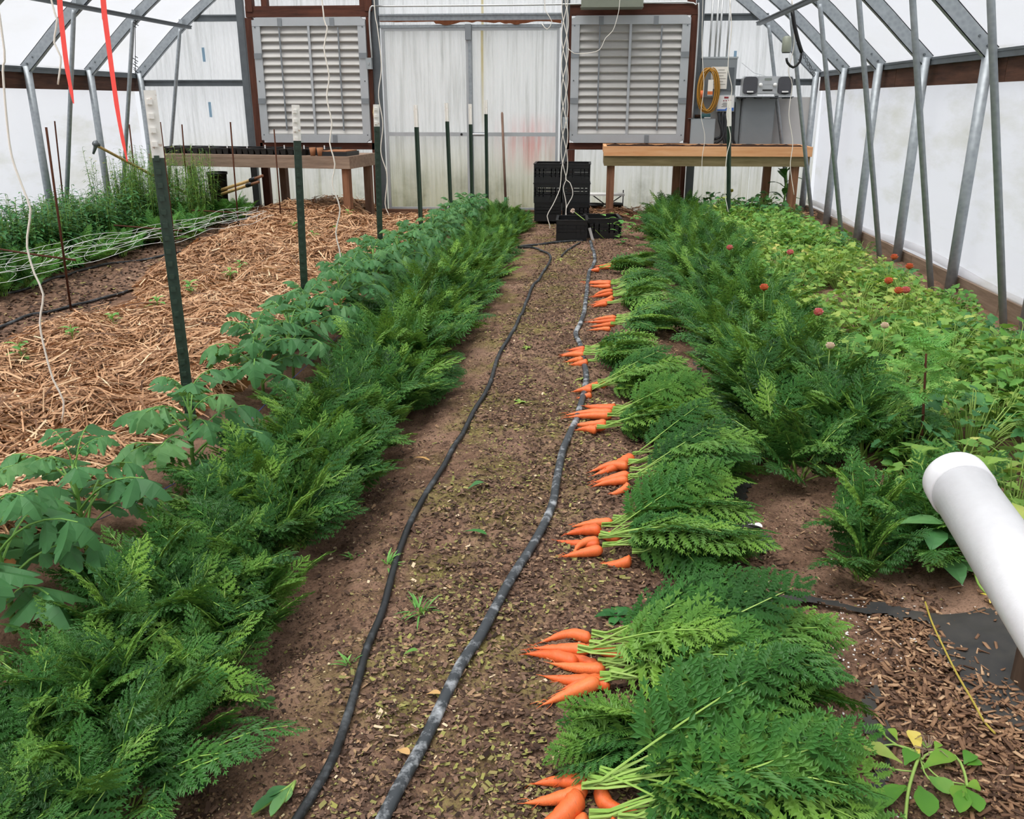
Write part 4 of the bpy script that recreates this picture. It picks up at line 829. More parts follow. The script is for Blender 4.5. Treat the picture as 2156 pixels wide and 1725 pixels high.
V, F, v = flakes(2600, (.55, 1.35, 1.5, 2.75), lambda x, y: RNG.random(len(x)) < np.exp(-(((x-.84)/.16)**2+((y-2.28)/.16)**2))+.05, (.003, .006), lambda n, x, y: np.full(n, .5), .004, (1, 1.4), 1, True)
tag(link('perlite', quads_mesh('perlite', V, F, v, 'perlite')), 'white perlite grains spilled on the soil at bottom right', 'perlite', None, 'stuff')

# black landscape fabric showing through
def fabric_sheet(outline, lb, lift=.006, seed=1):
    P = np.array([onground(*q)[:2] for q in outline]); mn, mx = P.min(0)-.02, P.max(0)+.02; st = .012; X = np.arange(mn[0], mx[0], st); Y = np.arange(mn[1], mx[1], st); a, b = np.meshgrid(X, Y, indexing='ij')
    def inside(x, y):
        r = np.zeros(x.shape, bool); j = len(P)-1
        for i in range(len(P)):
            c = ((P[i,1] > y) != (P[j,1] > y)) & (x < (P[j,0]-P[i,0])*(y-P[i,1])/(P[j,1]-P[i,1]+1e-9)+P[i,0]); r ^= c; j = i
        return r
    jx = a+.04*vnoise(a, b, 14, seed)+.03*vnoise(a, b, 35, seed); jy = b+.04*vnoise(a, b, 14, seed+1)+.03*vnoise(a, b, 37, seed); ins = inside(jx, jy); Z = ground(a, b)+lift+.012*np.clip(vnoise(a, b, 6, seed+2)+.1, 0, 1); i = np.arange(a.size).reshape(a.shape)
    ok = ins[:-1,:-1] & ins[1:,:-1] & ins[1:,1:] & ins[:-1,1:]; F = np.stack([i[:-1,:-1], i[1:,:-1], i[1:,1:], i[:-1,1:]], -1)[ok]
    me = quads_mesh('landscape_fabric', np.stack([a, b, Z], -1).reshape(-1, 3), F, np.zeros(a.size), 'fabric'); me.polygons.foreach_set('use_smooth', [True]*len(me.polygons)); tag(link('landscape_fabric', me), lb, 'ground cloth', 'black landscape fabric')
fabric_sheet([(1945, 1298), (2050, 1290), (2230, 1310), (2260, 1530), (2140, 1560), (2080, 1540), (2010, 1440), (1950, 1350)], 'bare black landscape fabric beneath the white pipe', .012, 71)
fabric_sheet([(1535, 970), (1580, 1000), (1590, 1090), (1630, 1150), (1600, 1180), (1550, 1110), (1520, 1010)], 'strip of grey black fabric beside the right carrot row', .006, 74)
fabric_sheet([(1570, 1250), (1680, 1262), (1850, 1285), (1960, 1300), (1950, 1325), (1800, 1300), (1660, 1285), (1575, 1270)], 'ragged black fabric edge crossing the path at right', .02, 77)
fabric_sheet([(1445, 720), (1465, 760), (1500, 830), (1520, 860), (1500, 860), (1460, 790)], 'thin fabric strip showing in the far path at right', .006, 80)
fabric_sheet([(1840, 1440), (1870, 1480), (1880, 1560), (1890, 1700), (1840, 1720), (1850, 1600), (1800, 1540)], 'dark fabric showing behind the uprooted weed', .01, 83)
P = [onground(*q, .02) for q in ((1948, 1268), (1962, 1310), (1985, 1360), (2015, 1420), (2050, 1480), (2072, 1520), (2095, 1545))]
tag(MB().tube(smooth_path(P, .02), .0028, 6).build('marking_cord', 'yellowcord'), 'frayed yellow cord lying over the black fabric', 'cord')

# ---------------------------------------------------------------- hoses
def hose(name, mat, pts, r, lb, flat=1.0, lift=None):
    P = smooth_path([onground(px, py, r*.8) for px, py in pts], .04); P[:, 2] = ground(P[:, 0], P[:, 1])+r*flat*.75; k = np.ones(5)/5; P[2:-2, 2] = np.convolve(P[:, 2], k, 'valid')+.003
    return tag(MB().tube(P, r, 10, True, .5, flat).build(name, mat, None, True), lb, 'hose', 'irrigation hoses')
hose('drip_hose', 'hose', [(1092, 522), (1130, 524), (1155, 535), (1158, 550), (1140, 580), (1115, 620), (1085, 690), (1050, 750), (1030, 810), (990, 880), (950, 950), (910, 1020), (870, 1090), (845, 1150), (825, 1210), (805, 1290), (775, 1360), (755, 1430), (735, 1500), (700, 1600), (660, 1670), (610, 1760), (540, 1880)], .0115, 'plain black hose winding down the middle of the path')
hose('drip_tape', 'tape', [(1243, 507), (1252, 540), (1250, 555), (1240, 575), (1235, 620), (1230, 655), (1222, 680), (1212, 702), (1222, 725), (1228, 760), (1234, 800), (1220, 860), (1200, 910), (1185, 950), (1172, 1010), (1160, 1070), (1120, 1150), (1075, 1220), (1040, 1280), (1010, 1340), (970, 1400), (935, 1470), (895, 1560), (850, 1640), (790, 1760), (720, 1900)], .0165, 'black hose streaked with white mineral, beside the carrot tips', .75)
hose('supply_hose', 'hose', [(1090, 521), (1140, 515), (1180, 511), (1226, 508)], .014, 'short black supply hose crossing before the crates')
hose('feeder_hose', 'hose', [(1182, 540), (1200, 525), (1222, 511)], .009, 'thin black feeder hose slanting below the crates')
hose('drip_hose', 'hose', [(-120, 720), (0, 690), (80, 662), (150, 645), (240, 622), (300, 600)], .012, 'black hose half buried along the straw edge')
hose('drip_hose', 'hose', [(-120, 650), (0, 622), (75, 602), (170, 571), (260, 553), (345, 538), (420, 520), (490, 492)], .012, 'black hose along the feathery seedlings in the netted bed')
b = onground(1250, 507); tp = W(1241, 480, b[1]-.02); t = thing('plant_label', 'white plastic plant label stuck in the soil at the hose end', 'plant label', b)
m = MB(); d = tp-b; m.beam((0, 0, -.03), d, .03, .003, (0, 1, 0)); m.build('label_blade', 'white', t)

# ---------------------------------------------------------------- harvested carrots
def root_mesh(seed):
    R = np.random.default_rng(seed); n = 15; s = np.linspace(0, 1, n); prof = np.interp(s, [0, .04, .1, .35, .7, .9, 1], [.45, .85, 1, .88, .52, .2, .03])*(1+.05*R.normal(size=n)); b1, b2 = R.uniform(-.10, .10), R.uniform(-.05, .05)
    P = np.stack([s, b1*np.sin(s*math.pi*R.uniform(.7, 1.6)), b2*np.sin(s*math.pi)*.3], 1); m = MB(); m.tube(P, prof*.088, 12)
    for _ in range(5):
        k = int(R.integers(6, n-1)); a = R.uniform(0, 6.28); m.tube([P[k], P[k]+np.array([.08, .05*math.cos(a), .05*math.sin(a)]), P[k]+np.array([.2, .09*math.cos(a), .0])], [.006, .004, .002], 4, False)
    m.tube([P[-1], P[-1]+np.array([.10, R.uniform(-.04, .04), 0])], [.006, .0015], 4, False); return m.mesh('root', 'carrot', True)
ROOTS = [root_mesh(400+i) for i in range(7)]
FB = [frond_proto(140+i, 9, 5, True, .34, .25) for i in range(3)]; FB2 = [frond_proto(150+i, 9, 3, False, .34, .27) for i in range(3)]
def top_mesh(seed, near):
    R = np.random.default_rng(seed); lv, st = MB(), MB()
    for k in range(7):
        L = R.uniform(.38, .56); az = R.normal(0, .30); fr = curve_frame((0, R.uniform(-.008, .008), 0), az*.35, math.radians(R.uniform(4, 34)), L, R.uniform(.25, .85), 24, R.uniform(-.9, .9), az*.9); v = float(np.clip(R.normal(.52, .16)+(.3 if R.random() < .1 else 0), 0, 1))
        for Q in (fr[0],): Q[:, 2] = np.maximum(Q[:, 2], .004+.02*k/6)
        place(lv, (FB if near else FB2)[k % 3], fr, L, v, .12); stalk(st, fr, .0030, .0012, .4+.4*R.random(), .97, 5 if near else 3, 9)
    m = MB(); m.lathe([(.011, -.004), (.012, .002), (.006, .012), (0, .013)], 8); return lv.mesh('leafy_top', 'carrotleaf'), st.mesh('leaf_stalks', 'carrotstem')
TN = [top_mesh(500+i, True) for i in range(6)]; TF = [top_mesh(520+i, False) for i in range(6)]
BUNCH = [
 [(1240,1650,1120,1655,1), (1235,1665,1103,1697,1), (1224,1682,1108,1738,1.45), (1262,1655,1341,1718,1.1), (1240,1732,1190,1745,1), (1300,1740,1230,1760,1)],
 [(1245,1347,1135,1347,1), (1240,1372,1120,1368,1), (1335,1388,1236,1360,1.1), (1215,1395,1100,1383,1.1), (1258,1408,1176,1380,.8), (1275,1414,1155,1403,1), (1282,1437,1145,1416,1.2), (1284,1450,1180,1448,.9), (1262,1441,1140,1492,1.1)],
 [(1290,1100,1205,1112,1), (1266,1119,1190,1130,1.2), (1308,1135,1258,1131,1.3), (1262,1147,1172,1132,1), (1260,1140,1200,1166,.6), (1268,1162,1182,1177,1), (1330,1180,1263,1178,1.1)],
 [(1332,963,1240,998,1.5), (1322,985,1240,992,1.1), (1325,1004,1250,1020,1.1), (1325,1022,1275,1036,.9), (1322,1013,1250,1030,1)],
 [(1298,860,1232,855,1.4), (1290,871,1190,880,1.1), (1288,880,1192,884,1.1), (1278,891,1203,896,1.1), (1276,899,1213,906,1), (1256,910,1213,908,1.1)],
 [(1276,810,1250,807,1.2), (1258,812,1205,825,1), (1246,825,1205,826,1), (1246,832,1215,839,.9)],
 [(1232,735,1195,738,1), (1231,742,1180,750,1), (1230,750,1180,756,1), (1228,758,1190,763,1), (1238,765,1200,770,1.2)],
 [(1298,670,1245,675,1), (1297,677,1236,680,1), (1295,685,1240,690,1), (1285,693,1240,695,.8)],
 [(1290,612,1247,622,1), (1290,620,1245,627,1), (1291,628,1247,636,1), (1290,634,1246,644,1), (1278,642,1247,648,.9)],
 [(1288,594,1226,595,.9), (1286,599,1232,599,1), (1286,605,1240,604,1)],
 [(1297,557,1248,562,.7), (1296,563,1243,568,.8), (1262,570,1242,571,1.1)]]
BN = ['frontmost bunch', 'second bunch from the front', 'third bunch from the front', 'fourth bunch from the front', 'fifth bunch from the front', 'sixth bunch from the front', 'seventh bunch from the front', 'eighth bunch from the front', 'ninth bunch from the front', 'tenth bunch from the front', 'farthest bunch']
PO = ['topmost', 'second', 'third', 'fourth', 'fifth', 'sixth', 'seventh', 'eighth', 'ninth']
for bi, bun in enumerate(BUNCH):
    near = bi < 6
    for ci, (cx, cy, tx, ty, th) in enumerate(bun):
        c = onground(cx, cy, .02); q = onground(tx, ty, .008); d = q-c; L = np.linalg.norm(d); az = math.atan2(d[1], d[0])
        t = thing('carrot', 'orange carrot with leafy top, %s root in the %s' % (PO[ci], BN[bi]), 'carrot', c, 0, 'harvested carrots laid in bunches')
        o = link('root', ROOTS[(bi*3+ci) % 7], t); o.rotation_euler = (U(-.4, .4), -math.asin(d[2]/L), az); tk = max(.017, .0205*th*(.95 if near else 1.0))/.088; o.scale = (L/1.0, tk, tk); o.location = (0, 0, .004*(ci % 3))
        m = (TN if near else TF)[(bi+ci*2) % 6]; az2 = az+math.pi; az2 = math.atan2(math.sin(az2), math.cos(az2)); az2 = .3*az2+U(-.22, .20)-.10 if abs(az2) < 2 else U(-.3, .1)-.1
        a = link('leafy_top', m[0], t); b = link('leaf_stalks', m[1], a); a.rotation_euler = (0, 0, az2); a.location = (0, 0, .004+.008*(ci % 4)); s = U(.9, 1.1)*(1.05 if bi < 2 else .92 if bi < 6 else .8); a.scale = (s, s, s)
# loose tops lying between the first two bunches
for i, (px, py, az, lb) in enumerate(((1450, 1560, 3.3, 'loose carrot greens curling left between the two front bunches'), (1430, 1535, 3.55, 'loose carrot greens with pale leaf, left of the front bunches'), (1430, 1500, -.9, 'loose carrot greens lying under the second bunch'), (1440, 1345, .25, 'loose carrot greens above the second bunch'), (1340, 905, -.35, 'loose carrot greens below the fifth bunch'), (1450, 1600, .1, 'loose carrot greens behind the frontmost roots'))):
    c = onground(px, py, .02); a = link('carrot_greens', TN[i % 6][0]); a.location = c; a.rotation_euler = (0, 0, az); s = .62; a.scale = (s, s, s); tag(a, lb, 'carrot greens', 'loose carrot greens'); link('leaf_stalks', TN[i % 6][1], a)

# ---------------------------------------------------------------- white pipe at right
p0, p1 = A(2012, 1012, 1.72), A(2215, 1318, 1.30); ax = (p1-p0)/np.linalg.norm(p1-p0)
t = thing('drain_pipe', 'white plastic pipe with end cap jutting in from the right edge', 'pipe', p0); r = .0565
L = np.linalg.norm(p1-p0)+.35
MB().tube([(0, 0, 0), ax*L], r, 40).build('pipe_barrel', 'pvc', t, True)
cap = MB(); e = [(-.028, .30), (-.024, .68), (-.014, .95), (-.004, 1.06), (.002, 1.07), (.05, 1.07), (.0505, 1.0)]; cap.tube([ax*a for a, _ in e], [r*b for _, b in e], 40); cap.build('end_cap', 'pvc', t, True)
pp = p0+ax*.33; pz = pp[2]-r
t = thing('pipe_support', 'dark weathered wooden post under the white pipe at right edge', 'post', (1.19, 1.80, gz(1.19, 1.8)), .2)
g0 = onground(2170, 1450); t.location = tuple(g0)
hh = .62; m = MB(); m.box((-.035, -.035, -.1), (.035, .035, .22)); m.build('post_stub', 'darkpost', t)
# leg carrying the pipe, outside the picture
q = p0+ax*(L-.12); t = thing('pipe_cradle', 'timber leg holding up the white pipe beyond the right edge', 'post', (q[0], q[1], gz(q[0], q[1]))); MB().box((-.045, -.045, -.1), (.045, .045, q[2]-r*1.25-gz(q[0], q[1]))).build('leg', 'darkpost', t); MB().box((-.09, -.03, q[2]-r*1.25-gz(q[0], q[1])), (.09, .03, q[2]-r*1.06-gz(q[0], q[1]))).build('saddle', 'darkpost', t)

# ---------------------------------------------------------------- right bed: low lobed plants and flowers
def lobed_leaf(seed):
    R = np.random.default_rng(seed); p = Proto(); n = 18; c = (.62, 0)
    out = []
    for k in range(n):
        a = math.pi*2*k/n; rr = .36*(1+.22*math.cos(3*a)+.10*math.cos(9*a)+R.uniform(-.05, .05)); out.append((c[0]+rr*math.cos(a), rr*math.sin(a)*1.05))
    for k in range(n): a, b = out[k], out[(k+1) % n]; p.poly([c, a, b], [.0, .06*abs(a[1])*2-.02, .06*abs(b[1])*2-.02])
    return p.arr()
LL = [lobed_leaf(600+i) for i in range(4)]
def low_plant(seed, mat, nl=84, rad=.18, H=.25, ls=(.04, .085)):
    R = np.random.default_rng(seed); lv, st = MB(), MB()
    for k in range(nl):
        az = R.uniform(0, 6.28); rr = rad*math.sqrt(R.random()); h = H*(1-.5*(rr/rad)**2)*R.uniform(.45, 1.05); b = np.array([rr*math.cos(az), rr*math.sin(az), h]); L = R.uniform(*ls)
        fr = curve_frame(b, az+R.uniform(-.8, .8), R.uniform(-.2, .75), L, R.uniform(.2, 1.), 8, R.uniform(-.6, .6)); place(lv, LL[k % 4], fr, L, float(np.clip(R.normal(.4, .24)+(.4 if R.random() < .08 else 0), 0, 1)), .1)
        st.tube([(b[0]*.25, b[1]*.25, -.02), b*np.array([.7, .7, .7]), b, fr[0][3]], [.0028, .0024, .002, .0012], 3, False, .5)
    return lv.mesh('leaves', mat), st.mesh('stems', 'ranstem')
RV = [low_plant(700+i, 'ranleaf') for i in range(5)]; RY = [low_plant(720+i, 'ranleaf2', 74) for i in range(4)]; RD = [low_plant(740+i, 'darkleaf', 76, .18, .26) for i in range(3)]
BEDP = []
sp = []; y = 2.62
while y < 12.1:
    x = 1.42 if y > 3.0 else 1.5
    while x < 2.78:
        if not (RNG.random() < .14 or (abs(x-2.0) < .2 and abs(y-6.9) < .25)): sp.append((x+U(-.07, .07), y+U(-.07, .07)))
        x += .235
    y += .25
for (x, y) in sp:
    yel = vnoise(x, y, .8, 91)+vnoise(x, y, 2.3, 92)*.6+(.28 if (x < 2.0 and 5.5 < y < 9.5) else 0); dk = vnoise(x, y, 1.1, 93) > .3 or y > 11.3
    if dk: vs, lb, g = RD, 'low dark green leafy plant in the dense bed along the right wall', 'dark plants of the right bed'
    elif yel > .14: vs, lb, g = RY, 'low yellowing lobed plant in the dense bed along the right wall', 'yellowing plants of the right bed'
    else: vs, lb, g = RV, 'low green lobed plant in the dense bed along the right wall', 'green plants of the right bed'
    BEDP += scatter('bedding_plant', vs, [(x, y, U(.68, 1.28)*(1 if x < 2.45 else .75), U(0, 6.28), int(U(0, 60)))], lb, 'plant', g, ('leaves', 'stems'))
def flower(px, py, mat, lb, r=.028, z=.37):
    p = G(px, py, z); gr = gz(p[0], p[1]); t = thing('ranunculus_flower', lb, 'flower', (p[0], p[1], gr), U(0, 6), 'flowers of the right bed'); h = z-gr
    MB().tube([(0, .02, 0), (.01, .01, h*.6), (0, 0, h-.005)], [.003, .0028, .0025], 5).build('flower_stem', 'ranstem', t, True)
    n = 0
    for ring, (rr, k, e) in enumerate(((r*.9, 7, .55), (r*.95, 6, .95), (r*.9, 5, 1.3))):
        for j in range(k):
            m = MB(); az = 6.28*j/k+ring; d = np.array([math.cos(az)*math.cos(e), math.sin(az)*math.cos(e), math.sin(e)]); s = np.array([-math.sin(az), math.cos(az), 0]); c = np.array([0, 0, h])
            m.add([c-s*rr*.2, c+d*rr*.6-s*rr*.5, c+d*rr*1.05+np.array([0, 0, rr*.3])-s*rr*.25, c+d*rr*1.05+np.array([0, 0, rr*.3])+s*rr*.25, c+d*rr*.6+s*rr*.5, c+s*rr*.2], [(0, 1, 2, 3, 4, 5)], .3+.3*(j % 2)); m.build('petal', mat, t)
for a in ((1536, 527, 'pinkpetal', 'pale pink flower at the carrot row edge'), (1663, 537, 'pinkpetal', 'pink flower far up in the right bed'), (1608, 612, 'redpetal', 'rose red flower beside the carrot row'), (1722, 665, 'pinkpetal', 'bright magenta pink flower in the middle of the right bed'), (1747, 735, 'palepetal', 'cream flower nearest in the right bed'), (1882, 547, 'redpetal', 'small red bud near the baseboard'), (1914, 567, 'redpetal', 'tiny red bud near the second near post'), (1891, 619, 'redpetal', 'salmon red flower, left of a close pair'), (1906, 618, 'pinkpetal', 'pale salmon flower, right of a close pair'), (1870, 598, 'redpetal', 'faint red flower above the close pair'), (1862, 692, 'palepetal', 'pale bud on an upright stem in the bed'), (1540, 405, 'yellowpetal', 'small yellow flower under the right bench')):
    flower(a[0], a[1], a[2], a[3], .036 if a[2] != 'palepetal' else .028)
# taller plants in that bed
def stem_plant(name, px, py, H, lb, mat, stemmat, nl, ll, lw, seed, lean=0, cat='plant', group=None, spread=.5, low=.35, droop=.5, br=.0):
    p = onground(px, py) if isinstance(px, (int, float)) and py > 20 else np.array([px, py, gz(px, py)]); R = np.random.default_rng(seed); t = thing(name, lb, cat, p, R.uniform(0, 6.28) if not lean else 0, group); st, lv = MB(), MB(); P = np.array([(0, 0, -.03), (lean*.4, .01, H*.4), (lean*.8, -.01, H*.75), (lean, 0, H)]); Q = smooth_path(P, .05); st.tube(Q, np.linspace(.006, .002, len(Q)), 6)
    for k in range(nl):
        f = low+(1-low)*k/(nl-1); c = Q[int(f*(len(Q)-1))]; az = k*2.4+R.uniform(-.3, .3); L = ll*R.uniform(.7, 1.15)*(1-.35*f); b = c+np.array([math.cos(az), math.sin(az), .3])*br*R.random(); seedling_leaf(lv, b, (math.cos(az), math.sin(az), R.uniform(.2, 1.0)), L, lw*L/ll, droop, float(R.uniform(.1, .9)))
    st.build('stem', stemmat, t, True); lv.build('leaves', mat, t); return t
t = thing('tall_stalk', 'tall dark stalk with green leafy crown rising from the right bed', 'plant', onground(1930, 985)); d = W(1950, 745, t.location.y)-np.array(t.location)
MB().tube([(0, 0, -.05), d*.35+np.array([.01, 0, 0]), d], [.008, .006, .004], 7).build('stem', 'rust', t, True)
lv = MB(); Rr = np.random.default_rng(5)
for k in range(26):
    az = k*2.4; L = .16*Rr.uniform(.7, 1.2); fr = curve_frame(d*(.55+.5*k/26), az, Rr.uniform(.2, 1.1), L, .7, 10, Rr.uniform(-.5, .5)); place(lv, FF[k % 3], fr, L*1.3, Rr.uniform(.4, .9), .1)
lv.build('leaves', 'frondpale', t)
# ---------------------------------------------------------------- left bed: weeds, tall clump, feathery seedlings, netting
def weed(seed, H, nl, mat, ll=.10, lw=.028, top=0):
    R = np.random.default_rng(seed); lv, st = MB(), MB()
    for s in range(5):
        a = R.uniform(0, 6.28); r0 = R.uniform(.01, .05); ln = R.uniform(.02, .12); h = H*R.uniform(.7, 1.1); P = smooth_path([(r0*math.cos(a), r0*math.sin(a), -.03), (r0*math.cos(a)+ln*.4*math.cos(a), ln*.4*math.sin(a), h*.5), (ln*math.cos(a), ln*math.sin(a), h)], .05); st.tube(P, np.linspace(.004, .0018, len(P)), 4, False)
        for k in range(nl):
            f = .2+.8*k/(nl-1); c = P[int(f*(len(P)-1))]; az = k*2.4+R.uniform(-.4, .4); L = ll*R.uniform(.7, 1.2)*(1.15-.55*f); seedling_leaf(lv, c, (math.cos(az), math.sin(az), R.uniform(.1, .9)), L, lw*L/ll, .5, float(R.uniform(.0, 1)))
    return lv.mesh('leaves', mat), st.mesh('stems', 'ranstem')
WD = [weed(800+i, .55, 26, 'darkleaf', .14, .04) for i in range(4)]; TG = [weed(820+i, .86, 36, 'carrotleaf', .15, .016) for i in range(4)]
s1 = [(U(-5.95, -4.75), U(6.2, 10.4), U(.8, 1.25), U(0, 6), int(U(0, 50))) for _ in range(140)]
WEEDS = scatter('leafy_weed', WD, s1, 'dark leafy upright weed in the thicket along the left wall', 'weed', 'leafy weeds along the left wall', ('leaves', 'stems'))
s2 = [(U(-5.75, -4.45), U(9.9, 11.2), U(.8, 1.12), U(0, 6), int(U(0, 50))) for _ in range(60)]
cl = scatter('larkspur_plant', TG, s2, 'tall narrow-leaved pale green stem in the clump before the left bench', 'plant', 'tall clump before the left bench', ('leaves', 'stems'))
for i, o in enumerate(cl[:14]):
    for j in range(3):
        m = MB(); c = np.array([U(-.1, .1), U(-.1, .1), U(.78, .93)])
        for k in range(5): seedling_leaf(m, c, (math.cos(k*1.26), math.sin(k*1.26), .4), .022, .014, .1, U(.2, .9))
        m.build('blossom', 'yellowpetal' if i else 'purplepetal', o)
FS = [carrot_plant(240+i, False, .34, 22, True) for i in range(3)]; 
for lvm, stm in FS: lvm.materials[0] = M('frondpale')
fs = []
for px, py in ((30, 600), (70, 578), (130, 585), (10, 560), (175, 540), (250, 545), (300, 520), (345, 512), (395, 495), (430, 505), (330, 490), (450, 480), (280, 500), (230, 515), (480, 470), (100, 610), (200, 560), (520, 462), (60, 545), (150, 560), (220, 535), (270, 525), (320, 510), (365, 490), (410, 480), (290, 540), (45, 625), (380, 515), (110, 560)): p = onground(px, py); fs.append((p[0]-.15, p[1], U(.75, 1.05), U(0, 6), int(U(0, 50))))
FEATH = scatter('feathery_seedling', FS, fs, 'pale feathery young plant growing under the white netting', 'plant', 'feathery plants under the netting')
# netting: two slack layers of square mesh
A0, A1, B0, B1 = G(-10, 582, .36)[:2], G(560, 448, .36)[:2], G(-10, 538, .36)[:2], G(520, 436, .36)[:2]
nets = thing('trellis_netting', 'white trellis netting stretched low over the feathery plants', 'netting', (0, 0, 0)); 
def net(name, z, du, dv, off):
    V = []; F = []; m = MB()
    def pt(u, v):
        a = A0+(A1-A0)*u; b = B0+(B1-B0)*u; q = a+(b-a)*v; return np.array([q[0]+off, q[1], z+.06*float(vnoise(u*14+off*9, v*2, 1, 95))*.5+.012*math.sin(v*9+u*20)])
    for v in np.linspace(0, 1, dv): m.tube([pt(u, v) for u in np.linspace(-.15, 1, 60)], .0015, 3, False)
    for u in np.linspace(-.15, 1, du): m.tube([pt(u+.02*math.sin(v*7+u*40)+.03*v, v) for v in np.linspace(0, 1, 12)], .0009, 3, False)
    m.build(name, 'net', nets)
net('net_layer', .36, 26, 5, .0); net('net_layer', .32, 16, 3, .06)
# big leafed plant under the right bench
p = onground(1648, 452); t = thing('canna_plant', 'dark big-leaved plant standing under the right bench', 'plant', (p[0], 12.1, gz(p[0], 12.1)), 0); m = MB(); m.tube([(0, 0, -.03), (.02, 0, .3), (0, 0, .6)], .012, 7); m.build('stem', 'tomatostem', t)
for k in range(9): m = MB(); seedling_leaf(m, (0, 0, .15+.05*k), (math.cos(k*2.4), math.sin(k*2.4)*.6, .9), .30, .12, .5, U(.1, .8)); m.build('leaf', 'bigleaf', t)

# ---------------------------------------------------------------- hanging strings, tapes, hoist
def hang(name, mat, pts, Y, r, lb, cat='twine', group='white hanging twines', wob=.0):
    P = [W(px, py, Y) for px, py in pts]; top = P[0].copy(); zt_ = zroof(top[0])-.02; P = [np.array([top[0], Y, zt_])]+([np.array([top[0], Y, (zt_+top[2])/2])] if zt_-top[2] > .3 else [])+P
    Q = smooth_path(P, .04); Q[:, 1] += wob*np.sin(np.arange(len(Q))*.25)
    return tag(MB().tube(Q, r, 6).build(name, mat, None, True), lb, cat, group)
hang('hanging_twine', 'twine', [(0, 40), (6, 150), (14, 250), (25, 330), (50, 400), (64, 440), (60, 480), (57, 520), (72, 575), (91, 620), (84, 680), (95, 740), (112, 800), (134, 845), (130, 890)], 3.55, .0042, 'wavy white twine hanging to the straw at far left')
hang('hanging_twine', 'twine', [(678, 0), (689, 60), (682, 100), (693, 160), (688, 205), (699, 260), (694, 300), (705, 345), (700, 390), (716, 440), (707, 490), (717, 540), (712, 585), (724, 615)], 5.75, .0045, 'wavy white twine hanging before the left shutter')
hang('hanging_twine', 'twine', [(789, 20), (795, 60), (803, 140), (797, 200), (806, 260), (802, 320), (815, 370), (811, 430), (820, 455), (829, 490)], 11.2, .006, 'wavy white twine beside the left door edge')
for k, lb in enumerate(('plaited white twine before the crates, straightest strand', 'plaited white twine before the crates, strand ending lowest right', 'plaited white twine before the crates, strand ending at left')):
    ph = k*2.1; pts = [(1190+7*math.sin(y*.035+ph)-(y*.005), y) for y in range(0, 380, 14)]; pts += [[(1186, 395), (1192, 430), (1190, 468)], [(1200, 385), (1206, 410), (1192, 440), (1195, 470)], [(1178, 400), (1165, 430), (1152, 455), (1158, 475), (1155, 492)]][k]
    hang('hanging_twine', 'twine', pts, 10.75-.02*k, .0055, lb)
hang('hanging_twine', 'twine', [(1147, 0), (1150, 25), (1162, 45), (1152, 62), (1141, 50)], 11.0, .005, 'short looped white twine end above the right door leaf')
hang('hanging_twine', 'twine', [(1305, 0), (1300, 35), (1290, 65), (1275, 80), (1262, 105), (1235, 112), (1208, 112), (1195, 100)], 11.0, .004, 'curling white twine before the right shutter')
hang('hanging_twine', 'twine', [(1537, 0), (1540, 60), (1533, 140), (1541, 190), (1530, 240), (1538, 290), (1530, 330), (1526, 400), (1535, 455)], 10.8, .005, 'wavy white twine along the T-post before the right bench')
hang('hanging_twine', 'twine', [(1480, 0), (1478, 100), (1482, 180), (1476, 240), (1484, 290), (1478, 340), (1480, 430)], 11.0, .0035, 'thin white twine left of the controller')
hang('hanging_twine', 'twine', [(1668, 0), (1672, 90), (1660, 150), (1668, 178), (1661, 240), (1669, 300), (1664, 350), (1672, 410)], 11.0, .0045, 'wavy white twine before the bench right end')
hang('hanging_twine', 'twine', [(108, 0), (120, 40), (114, 90), (128, 120), (122, 178)], 6.2, .006, 'short tan twine end hanging by the left roof arch')
for pts, lb in (([(122, -60), (127, 20), (138, 120), (146, 170), (155, 218)], 'short red flagging tape hanging at upper left'), ([(212, -60), (219, 20), (228, 90), (240, 180), (252, 260), (268, 340)], 'long red flagging tape hanging at upper left')):
    P = [W(px, py, 4.2) for px, py in pts]; _d = P[0]-P[1]; P = [P[0]+_d*((zroof(P[0][0])-.02-P[0][2])/_d[2])]+P; Q = smooth_path(P, .06); n = len(Q); m = MB(); V = []
    for i, q in enumerate(Q):
        a = .5*math.sin(i*.11)+.25; w = .013*(.25 if i == n-1 else .8 if i > n-4 else 1.0); d = np.array([math.cos(a), math.sin(a), 0])*w; V += [q-d, q+d]
    m.add(V, [(2*i, 2*i+1, 2*i+3, 2*i+2) for i in range(n-1)]); o = m.build('flagging_tape', 'flag'); o.modifiers.new('s', 'SOLIDIFY').thickness = .0008; tag(o, lb, 'tape', 'red flagging tapes')
P = [W(285, y, 11.1) for y in (36, 60, 100, 130, 160)]; m = MB(); m.tube(P, .004, 5)
for y in range(36, 160, 4):
    if y < 58 or y > 118: c = W(285+3*math.sin(y), y, 11.1); m.tube([c+np.array([-.015, 0, .01]), c+np.array([.015, .01, -.01])], .005, 5)
tag(m.build('tie_wire', 'wire'), 'twisted dark tie wire hanging between purlin and hip at left', 'wire')
t = thing('chain_hoist', 'black strap and hook dangling from the right roof arch', 'hoist', W(1676, 60, 10.9)); o0 = W(1676, 60, 10.9)
pipe('strap', 'black', [W(x, y, 10.9)-o0 for x, y in ((1668, 20), (1672, 50), (1680, 85), (1688, 110))], .022, t); pipe('hook', 'black', [W(x, y, 10.9)-o0 for x, y in ((1688, 108), (1684, 130), (1670, 142), (1658, 132), (1656, 122))], .014, t)
for k in range(7): c = W(1690+4*k, 112+7.5*k, 11.0)-o0; MB().tube([c+np.array([.012*math.cos(a), .006*(k % 2), .022*math.sin(a)]) for a in np.linspace(0, 6.28, 9)], .004, 5).build('chain_link', 'wire', t)
